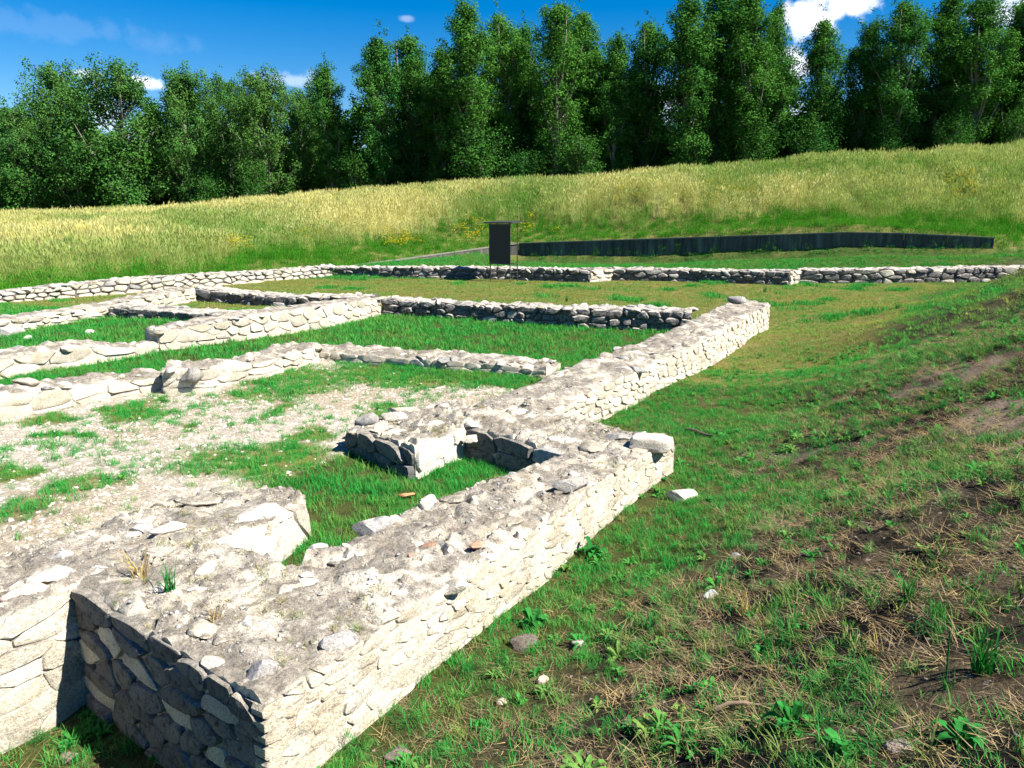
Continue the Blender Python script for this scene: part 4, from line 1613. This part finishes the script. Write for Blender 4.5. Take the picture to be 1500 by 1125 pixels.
C_lawn, n_lawn = proto_collection('lawn_tuft', [blades(34, .10, .075, .0028, .55, 3, 200 + k) for k in range(5)], M['lawn'])
C_far, n_far = proto_collection('far_tuft', [blades(30, .11, .16, .006, .5, 2, 220 + k) for k in range(5)], M['lawn'])
C_tall, n_tall = proto_collection('meadow_tuft', [(blades(34, .75, .26, .009, .28, 3, 240 + k) if k % 2 else seedheads(22, .85, .3, 240 + k)) for k in range(6)], M['tall'])
C_bank, n_bank = proto_collection('bank_tuft', [blades(16, .11, .05, .0035, .7, 4, 260 + k) for k in range(6)], M['bank_blade'])
C_weed, n_weed = proto_collection('weed', [leafy(9, .10, .014, .5, 280, lobed=True), leafy(7, .07, .014, .6, 281), leafy(10, .12, .013, .7, 282), leafy(9, .13, .024, .5, 283, lobed=True), leafy(8, .11, .02, .7, 284, lobed=True), leafy(12, .07, .012, .9, 285)], M['weed'])
C_straw, n_straw = proto_collection('straw', [blades(12, .14, .09, .0016, .2, 2, 300 + k, lie=.9, flat=.82) for k in range(5)], M['straw'])

# lawns of the ruin (near, fine)
X, Y = sample(2.2, 13.5, 210)
g = regions(X, Y)
cg = green_patch(X, Y)
nn = fbm2(X, Y, 2.3, 3, 301)
pr = np.zeros(len(X))
left = (~g['rightlawn']) & (~g['court']) & (~g['field'])
pr = np.where(left, sstep(-.75, -.1, nn) * .95, pr)
pr = np.where(g['court'], np.maximum(cg * .95, .06 + .34 * sstep(.0, .4, nn)), pr)
rl = g['rightlawn']
pr = np.where(rl, (1 - .85 * g['bank']) * sstep(-.7, .0, nn) * .75, pr)
near_x1 = (g['s'] < 2.3) & (g['d'] < -2.4)
pr = np.where(near_x1, .25 * (nn > -.2), pr)
k = (R.random(len(X)) < pr) & ~wall_mask(X, Y)
Xk, Yk, nk = X[k], Y[k], nn[k]
hs = (.55 + .55 * R.random(k.sum())) * np.where(g['court'][k], .85, 1.0) * np.where(rl[k], .8, 1)
dr = np.clip(.12 - .5 * nk + R.normal(size=k.sum()) * .14, 0, 1) * np.where(rl[k], .8, .7)
put('lawn_grass', C_lawn, n_lawn, Xk, Yk, hs, dr, 'short lush green grass inside the ruined rooms and beside the walls', 'grass')

# farther lawns
X, Y = sample(13.5, 44, 46)
g = regions(X, Y)
nn = fbm2(X, Y, .9, 4, 311)
pr = np.where(g['field'], 0, .95)
pr = np.where(g['dry'], .75, pr)
pr = np.where(g['bank'] > .3, .7, pr)
k = (R.random(len(X)) < pr) & ~wall_mask(X, Y)
lush = (~g['dry']) & (~g['rightlawn'])
dr = np.where(g['dry'], .52 + .6 * nn, .1 + .25 * nn)
dr = np.where(g['strip'], .12 + .3 * nn, dr)
dr = np.where(g['bank'] > .3, .3 + .7 * nn, dr)
hs = np.where(g['dry'], .55, 1.0) * R.uniform(.6, 1.2, len(X))
hs = np.where(g['bank'] > .3, hs * 1.2, hs)
hs = np.where(g['dry'] & (nn < -.42), 1.4, hs)
dr = np.where(g['dry'] & (nn < -.42), .02, dr) + R.normal(size=len(X)) * .1
put('far_lawn_grass', C_far, n_far, X[k], Y[k], hs[k], dr[k], 'short yellowing grass around the far walls', 'grass', wid=np.maximum(.8, hs[k]))

# meadow
X, Y = sample(18, 72, 17)
g = regions(X, Y)
n1 = fbm2(X, Y, .13, 4, 321)
n2 = fbm2(X, Y, .6, 3, 325)
cy = np.interp(X / Y, [c[0] / c[1] for c in CRESTP], [c[1] for c in CRESTP])
k = g['field'] & (Y < cy + 4)
X, Y = X[k], Y[k]
n1, n2, cy = n1[k], n2[k], cy[k]
ry = g['ry'][k]
_pl = np.array([p[:2] for p in F_LF] + [p[1][:2] for p in RETP])
edge = np.full(len(X), 99.0)
for a_, b_ in zip(_pl[:-1], _pl[1:]):
    e_ = b_ - a_
    t_ = np.clip(((X - a_[0]) * e_[0] + (Y - a_[1]) * e_[1]) / (e_ @ e_), 0, 1)
    edge = np.minimum(edge, np.hypot(X - a_[0] - t_ * e_[0], Y - a_[1] - t_ * e_[1]))
dr = .7 + .9 * n1 + .35 * n2
dr = np.where(edge < 4.5 + 3 * n2, dr - .95 * (1 - sstep(2.0, 5.5, edge + 2 * n2)), dr)
dr += .12 * (X < 0) * sstep(4, 8, edge)
dr -= .35 * sstep(4, 16, X) * sstep(.0, .5, n1 + .2)
dr -= .25 * np.exp(-((cy - Y - 5) / 3.0) ** 2) * sstep(-8, 10, X)
hs = np.clip(.35 + .75 * sstep(.5, 6, edge) + .22 * n2, .3, 1.2) * R.uniform(.75, 1.15, len(X))
hs = np.where((edge > 1.2) & (dr < .3), hs * .8, hs)
put('meadow_grass', C_tall, n_tall, X, Y, hs, dr + R.normal(size=len(X)) * .12, 'tall dry straw-yellow and green meadow grass on the slope below the wood', 'grass', tilt=.15, wid=np.maximum(.8, hs))

C_yel, n_yel = proto_collection('yellow_flower_tuft', [merge([(*leafy(9, .05, .018, .9, 290 + q * 20 + e), (R.normal() * .16, R.normal() * .16, R.uniform(.35, .7)), 1, 0) for e in range(16)]) for q in range(3)], M['yellow'])
fx, fy = [], []
for (x_, y_, Y_, n_) in [(590, 352, 41.5, 12), (330, 366, 36, 14), (1405, 283, 43, 30), (690, 330, 46, 8), (1060, 310, 46, 14), (780, 335, 46, 5), (470, 350, 42, 6), (930, 300, 48, 20)]:
    a_ = upY(x_, y_, Y_)
    fx += list(a_[0] + R.normal(size=n_) * .7)
    fy += list(a_[1] + R.normal(size=n_) * .9)
fx, fy = np.array(fx), np.array(fy)
put('yellow_flowers', C_yel, n_yel, fx, fy, R.uniform(.7, 1.4, len(fx)), np.zeros(len(fx)), 'patches of yellow wild flowers in the meadow', 'flowers', Z=gz(fx, fy))

# bank: sparse tufts, weeds, straw
X, Y = sample(1.0, 26, 420, 42)
g = regions(X, Y)
nn = fbm2(X, Y, 2.6, 3, 331)
nb_ = fbm2(X, Y, .7, 3, 335)
w_ = np.where(g['rightlawn'] & ~g['dry'], np.maximum(g['bank'], .3), 0)
pr = w_ * sstep(-.3, .45, nn + .6 * nb_ + .25 * sstep(6, 10, Y)) * .8
pr *= np.where(np.hypot(X, Y) > 12, .5, 1)
k = (R.random(len(X)) < pr) & ~wall_mask(X, Y)
hs = R.uniform(.35, 1.0, k.sum())
put('bank_grass', C_bank, n_bank, X[k], Y[k], hs, np.clip(.15 + R.normal(size=k.sum()) * .25, 0, 1), 'sparse green grass growing on the dark bank at right', 'grass', tilt=.2)
X, Y = sample(1.0, 16, 170, 42)
g = regions(X, Y)
nn = fbm2(X, Y, 1.6, 3, 341)
cg = green_patch(X, Y)
pr = np.where(g['rightlawn'], sstep(-.2, .5, nn) * .6 * np.where(np.hypot(X, Y) < 5, .55, 1), 0)
pr = np.where((g['s'] < 2.3) & (g['d'] < -2.3), .5, pr)
pr = np.where(g['court'], cg * .15, pr)
k = (R.random(len(X)) < pr) & ~wall_mask(X, Y)
hs = R.uniform(.3, .85, k.sum())
put('ground_weeds', C_weed, n_weed, X[k], Y[k], hs, np.clip(R.normal(size=k.sum()) * .2, 0, 1), 'small leafy green weeds among the grass', 'weeds', tilt=.2)
X, Y = sample(1.0, 13, 600, 42)
g = regions(X, Y)
nn = fbm2(X, Y, 2.1, 3, 351)
pr = np.where(g['rightlawn'], (.25 + .75 * g['bank']) * sstep(-.7, .2, nn) * .85, 0)
pr = np.where(g['court'], .1, pr)
pr = np.where((g['s'] < 2.3) & (g['d'] < -2.3), .3, pr)
k = (R.random(len(X)) < pr) & ~wall_mask(X, Y)
put('dry_straw', C_straw, n_straw, X[k], Y[k], R.uniform(.35, 1.0, k.sum()), R.random(k.sum()), 'dead straw lying on the soil', 'straw', tilt=.15)


# pebbles: gravel floor of the court and crumbs on the wall tops
def pebble_models():
    out = []
    for k in range(5):
        V, F = ROCKV[k]
        import bmesh
        bm = bmesh.new()
        bmesh.ops.create_icosphere(bm, subdivisions=1, radius=.5)
        v = np.array([q.co[:] for q in bm.verts])
        f = [tuple(q.index for q in p.verts) for p in bm.faces]
        bm.free()
        gg = np.random.default_rng(k)
        v = v * gg.uniform(.7, 1.1, (len(v), 1)) * np.array([1.1, .85, .55])
        out.append((v, f))
    return out


C_peb, n_peb = proto_collection('pebble', pebble_models(), M['white_stone'])
X, Y = sample(4.0, 14, 700, 42)
g = regions(X, Y)
cg = green_patch(X, Y)
k = g['court'] & (R.random(len(X)) < .9 * (1 - .8 * cg)) & ~wall_mask(X, Y)
sz = R.choice([.022, .032, .045, .07], k.sum(), p=[.35, .35, .22, .08])
put('gravel', C_peb, n_peb, X[k], Y[k], sz, np.zeros(k.sum()), 'pale limestone gravel strewn over the court floor', 'gravel', tilt=.5)
X, Y = sample(1.0, 9, 900, 42)
g = regions(X, Y)
k = g['rightlawn'] & ~wall_mask(X, Y) & (R.random(len(X)) < .15 + .7 * g['bank'])
C_clod, n_clod = proto_collection('clod', pebble_models()[:3], M['soil'])
for q_, (v_, f_) in enumerate(pebble_models()[3:]):
    C_clod.objects.link(bpy.data.objects.new('clod_%02d' % (q_ + 3), mesh_np('clod', v_, f_, M['char'])))
n_clod = 5
put('soil_crumbs', C_clod, n_clod, X[k], Y[k], R.choice([.012, .022, .04], k.sum(), p=[.5, .35, .15]), np.zeros(k.sum()), 'small stones and clods scattered on the bank', 'pebbles', tilt=.5)

# ---- what lies on the wall tops
from mathutils.bvhtree import BVHTree
_V, _F = [], []
for (v, f) in CORES[:9]:
    b = len(_V)
    _V += [tuple(q) for q in v]
    _F += [tuple(i + b for i in q) for q in f]
BVH = BVHTree.FromPolygons(_V, _F)


def top_z(x, y):
    h = BVH.ray_cast(Vector((x, y, 2.0)), Vector((0, 0, -1)))
    return h[0].z if h[0] is not None else None


def cap_points(dens, rmax):
    XS, YS, ZS = [], [], []
    for P in FOOT[:9]:
        a = np.array(P)
        lo, hi = a.min(0), a.max(0)
        n = int((hi - lo).prod() * dens)
        x, y = R.uniform(lo[0], hi[0], n), R.uniform(lo[1], hi[1], n)
        k = in_poly(x, y, P) & (np.hypot(x, y) < rmax)
        for a_, b_ in zip(x[k], y[k]):
            z = top_z(a_, b_)
            if z is not None and z > .3:
                XS.append(a_)
                YS.append(b_)
                ZS.append(z)
    return np.array(XS), np.array(YS), np.array(ZS)


X, Y, Z = cap_points(800, 10)
nn = fbm2(X, Y, 2.2, 3, 361)
k = R.random(len(X)) < sstep(-.5, .4, nn)
C_crumb, n_crumb = proto_collection('crumb', pebble_models()[:2], M['stone'])
for q_, (v_, f_) in enumerate(pebble_models()[2:]):
    C_crumb.objects.link(bpy.data.objects.new('crumb_%02d' % (q_ + 2), mesh_np('crumb', v_, f_, M['grey_stone'])))
n_crumb = 5
put('mortar_crumbs', C_crumb, n_crumb, X[k], Y[k], R.choice([.01, .016, .026, .045], k.sum(), p=[.45, .33, .18, .04]), np.zeros(k.sum()), 'crumbled mortar and chips of stone lying on the wall tops', 'rubble', tilt=.5, Z=Z[k])
X, Y, Z = cap_points(110, 18)
nn = fbm2(X, Y, 1.3, 3, 371)
k = R.random(len(X)) < sstep(-.1, .5, nn) * .6
put('wall_top_grass', C_bank, n_bank, X[k], Y[k], R.uniform(.25, .7, k.sum()), R.uniform(.35, 1.2, k.sum()), 'thin dry grass sprouting from the wall tops', 'grass', tilt=.2, Z=Z[k] - .01)
X, Y, Z = cap_points(150, 9)
nn = fbm2(X, Y, 1.7, 3, 375)
k = R.random(len(X)) < sstep(-.2, .5, nn) * .7
put('wall_top_straw', C_straw, n_straw, X[k], Y[k], R.uniform(.3, .8, k.sum()), R.random(k.sum()), 'dead straw lying on the wall tops', 'straw', tilt=.1, Z=Z[k] - .004)


# ------------------------------------------------------------------ single things
M['plant'] = leaf_mat('plant_leaf', (.018, .15, .03), (.04, .2, .04), (.03, .18, .035), None, .25, attr=False)
M['dry_plant'] = leaf_mat('dry_plant_leaf', (.36, .25, .09), (.42, .31, .12), (.36, .26, .1), None, .2, attr=False)


def ground_hit(x, y, z0=.3):
    z = z0
    for _ in range(12):
        X, Y = up(x, y, z)
        z = gz1(X, Y)
    return X, Y, z


def weed_plant(name, x, y, kind, size, label, zt=None):
    if zt is None:
        X, Y, z = ground_hit(x, y)
    else:
        X, Y = up(x, y, zt)
        z = top_z(X, Y) or zt
    o = thing(name, label, 'plant', None)
    o.location = (X, Y, z - .01)
    o.rotation_euler = (0, 0, rnd.uniform(0, 6.28))
    sd = rnd.randrange(9999)
    if kind == 'broad':
        lv = [leafy(11, size, size * .16, .55, sd), leafy(6, size * .7, size * .15, 1.1, sd + 1)]
    elif kind == 'feather':
        lv = [leafy(9, size, size * .17, .6, sd, lobed=True), leafy(6, size * .8, size * .16, 1.1, sd + 1, lobed=True)]
    elif kind == 'grassy':
        lv = [blades(34, size, size * .16, size * .022, .6, 4, sd)]
    else:
        lv = [blades(22, size, size * .2, size * .02, .5, 3, sd)]
    m_ = M['dry_plant'] if kind == 'dry' else M['plant']
    V, F = merge([(v, f, (0, 0, 0), 1, 0) for (v, f) in lv])
    obj('leaves', mesh_np('leaves', V, F, m_), o)
    if kind in ('broad', 'feather', 'stem'):
        V, F = tube((0, 0, -.02), (rnd.uniform(-.02, .02), rnd.uniform(-.02, .02), size * (.5 if kind != 'stem' else 2.2)), .003, 5)
        obj('stem', mesh_np('stem', V, F, M['plant']), o)
    return o


weed_plant('leafy_weed', 868, 812, 'broad', 0.143, 'broad-leaved green weed against the foot of the near sunlit wall')
weed_plant('feathery_weed', 525, 1098, 'feather', 0.132, 'feathery fern-like weed at the bottom edge below the wall corner')
weed_plant('feathery_weed', 600, 1062, 'feather', 0.132, 'feathery weed sprawling beside the wall foot, up and right of the lowest one')
weed_plant('feathery_weed', 690, 985, 'feather', 0.121, 'feathery weed halfway along the foot of the near wall')
weed_plant('feathery_weed', 780, 915, 'broad', 0.132, 'bushy leafy weed at the wall foot above the clod of pale soil')
weed_plant('leafy_weed', 1160, 1065, 'broad', 0.110, 'bright rosette of broad leaves below the fallen stick on the bank')
weed_plant('feathery_weed', 1248, 985, 'feather', 0.110, 'feathery weed on the bank to the left of the tall stalk')
weed_plant('stalk_weed', 1385, 1010, 'stem', 0.110, 'tall thin grass stalk with long leaves at lower right')
weed_plant('leafy_weed', 1240, 1112, 'broad', 0.110, 'dark broad-leaved weed at the bottom edge right of the rosette')
weed_plant('grass_clump', 1440, 985, 'grassy', .22, 'thick clump of green grass near the right edge of the bank')
weed_plant('grass_clump', 1330, 880, 'grassy', .18, 'upright green clump on the bank midway up the right side')
weed_plant('leafy_weed', 1410, 1085, 'broad', 0.099, 'low leafy weed in the lower right corner')
weed_plant('dry_weed', 1285, 955, 'dry', .12, 'small orange-brown withered tuft on the bank')
weed_plant('dry_weed', 1090, 900, 'dry', .16, 'flattened straw-coloured tuft beside the dark burnt soil')
weed_plant('feathery_weed', 135, 1055, 'feather', 0.110, 'fern-like weed growing below the shaded wall end at lower left')
weed_plant('feathery_weed', 60, 1085, 'feather', 0.110, 'fern-like weed in the lower left corner')
weed_plant('feathery_weed', 185, 1100, 'feather', 0.110, 'fern-like weed at the edge of the black shadow at lower left')
weed_plant('grass_clump', 250, 870, 'grassy', .2, 'green grass clump rooted on top of the near wall', .5)
weed_plant('grass_clump', 205, 845, 'dry', .22, 'dry yellow grass clump rooted on top of the near wall', .5)
weed_plant('grass_clump', 315, 910, 'dry', .15, 'small dry tuft on the near wall above its shaded end', .5)
weed_plant('green_weed', 1315, 452, 'grassy', .3, 'round bright green weed on the yellow lawn at right')
weed_plant('green_weed', 1120, 428, 'grassy', .3, 'green weed clump on the yellow lawn in front of the far wall')
weed_plant('green_weed', 830, 442, 'grassy', .28, 'green weed clump on the yellow lawn behind the shaded cross wall')


def loose_stone(x, y, sx, sy, sz, mk, rz, label, name='fallen_stone', k=None, z=None, sink=.25):
    if z is None:
        X, Y, z = ground_hit(x, y)
    else:
        X, Y = up(x, y, z)
        z = top_z(X, Y) or z
    o = rock(None, X, Y, z + sz * (.5 - sink) * .75, sx, sy, sz, M[mk], k=k, rz=rz, name=name, tilt=.08)
    tag(o, label, 'stone')
    return o


loose_stone(998, 731, .30, .17, .15, 'white_stone', .2, 'white stone fallen in the grass near the wall corner', k=3)
loose_stone(954, 652, .44, .26, .17, 'white_stone', -.2, 'loose white slab perched on the outer corner of the wall', 'loose_slab', k=12, z=.5, sink=.1)
loose_stone(1040, 874, .13, .08, .07, 'grey_stone', .5, 'small grey stone on the dark bank right of the wall', k=2)
loose_stone(795, 998, .09, .06, .06, 'pink_stone', .8, 'small pink stone lying between the wall and the bank', k=4)
loose_stone(738, 1030, .09, .05, .04, 'pink_stone', .3, 'flat pinkish chip half buried in the weeds below the pink stone', k=6)
loose_stone(770, 945, .22, .18, .08, 'soil', .4, 'clod of pale pinkish soil at the wall foot', 'soil_clod', k=7, sink=.35)
loose_stone(848, 945, .1, .07, .06, 'grey_stone', .1, 'little grey stone just right of the pale clod', k=8)
loose_stone(585, 1105, .16, .12, .06, 'soil', .4, 'greyish clod at the bottom edge right of the fern-like weed', 'soil_clod', k=9, sink=.35)
loose_stone(1312, 1096, .12, .08, .04, 'soil', .2, 'flat buff stone at the bottom edge of the bank', k=1)
loose_stone(1078, 815, .08, .06, .05, 'grey_stone', .6, 'tiny stone on the bank above the small grey stone', k=0)
loose_stone(100, 1112, .12, .08, .05, 'soil', .3, 'flat stone among the weeds in the lower left corner', k=10)
loose_stone(132, 489, .22, .16, .14, 'white_stone', .3, 'white stone lying in the grass of the left room', k=11)
loose_stone(42, 497, .2, .15, .12, 'white_stone', .9, 'pale stone in the grass near the left edge', k=2)
loose_stone(12, 492, .6, .4, .3, 'grey_stone', .9, 'heap-like grey boulder at the very left edge by the small-stoned wall', 'boulder', k=3)
loose_stone(283, 556, .36, .26, .26, 'grey_stone', .2, 'round grey boulder resting on the step of the court wall', 'boulder', k=5, z=.42)
loose_stone(243, 574, .18, .13, .16, 'white_stone', .2, 'small white stone at the foot of the step in the court wall', k=7)
loose_stone(40, 565, .34, .2, .14, 'stone', .5, 'stone on top of the court wall near the left edge', 'loose_slab', k=8, z=.5)
loose_stone(230, 497, .3, .25, .2, 'stone', .5, 'stone lying in the gap between the low ridge and the tall white wall', k=9)
loose_stone(693, 622, .2, .16, .1, 'white_stone', .2, 'triangular white stone perched over the recess', 'loose_slab', k=6, z=.5, sink=.1)

X, Y, z = ground_hit(1048, 1049)
X2, Y2, z2 = ground_hit(1155, 1034)
pts = []
for i in range(6):
    t = i / 5
    pts.append((X + (X2 - X) * t, Y + (Y2 - Y) * t + .012 * math.sin(t * 5), z + (z2 - z) * t + .03 + .012 * math.sin(t * 7), .011 * (1 - .5 * t)))
V, F = tubes_mesh([pts], 7)
tag(obj('fallen_stick', mesh_np('fallen_stick', V, F, M['wood'], True)), 'thin dry stick lying on the bank among burnt soil', 'stick')
X, Y, z = ground_hit(1005, 632)
X2, Y2, z2 = ground_hit(1042, 641)
pts = [(X + (X2 - X) * t, Y + (Y2 - Y) * t, z + (z2 - z) * t + .02 + .01 * math.sin(t * 6), .03 * (1 - .6 * abs(t - .4))) for t in np.linspace(0, 1, 6)]
V, F = tubes_mesh([pts], 7)
tag(obj('rotten_branch', mesh_np('rotten_branch', V, F, M['dark_wood'], True)), 'dark rotten branch in the grass behind the loose white slab', 'branch')
X, Y, z = ground_hit(595, 731, .18)
o = rock(None, X, Y, z + .04, .16, .07, .03, M['orange_wood'], k=3, rz=.2, name='tile_fragment', tilt=.05)
tag(o, 'orange-brown tile fragment lying on the grass between the walls', 'tile')
X, Y, z = ground_hit(754, 678, .16)
fl = thing('red_flower', 'small red flower at the foot of the shaded recess wall', 'flower', None)
fl.location = (X, Y, z)
V, F = tube((0, 0, -.02), (0, 0, .10), .003, 5)
obj('stem', mesh_np('stem', V, F, M['plant']), fl)
V, F = leafy(6, .035, .014, .5, 5)
obj('petals', mesh_np('petals', [(a, b, c + .1) for (a, b, c) in V], F, M['red']), fl)
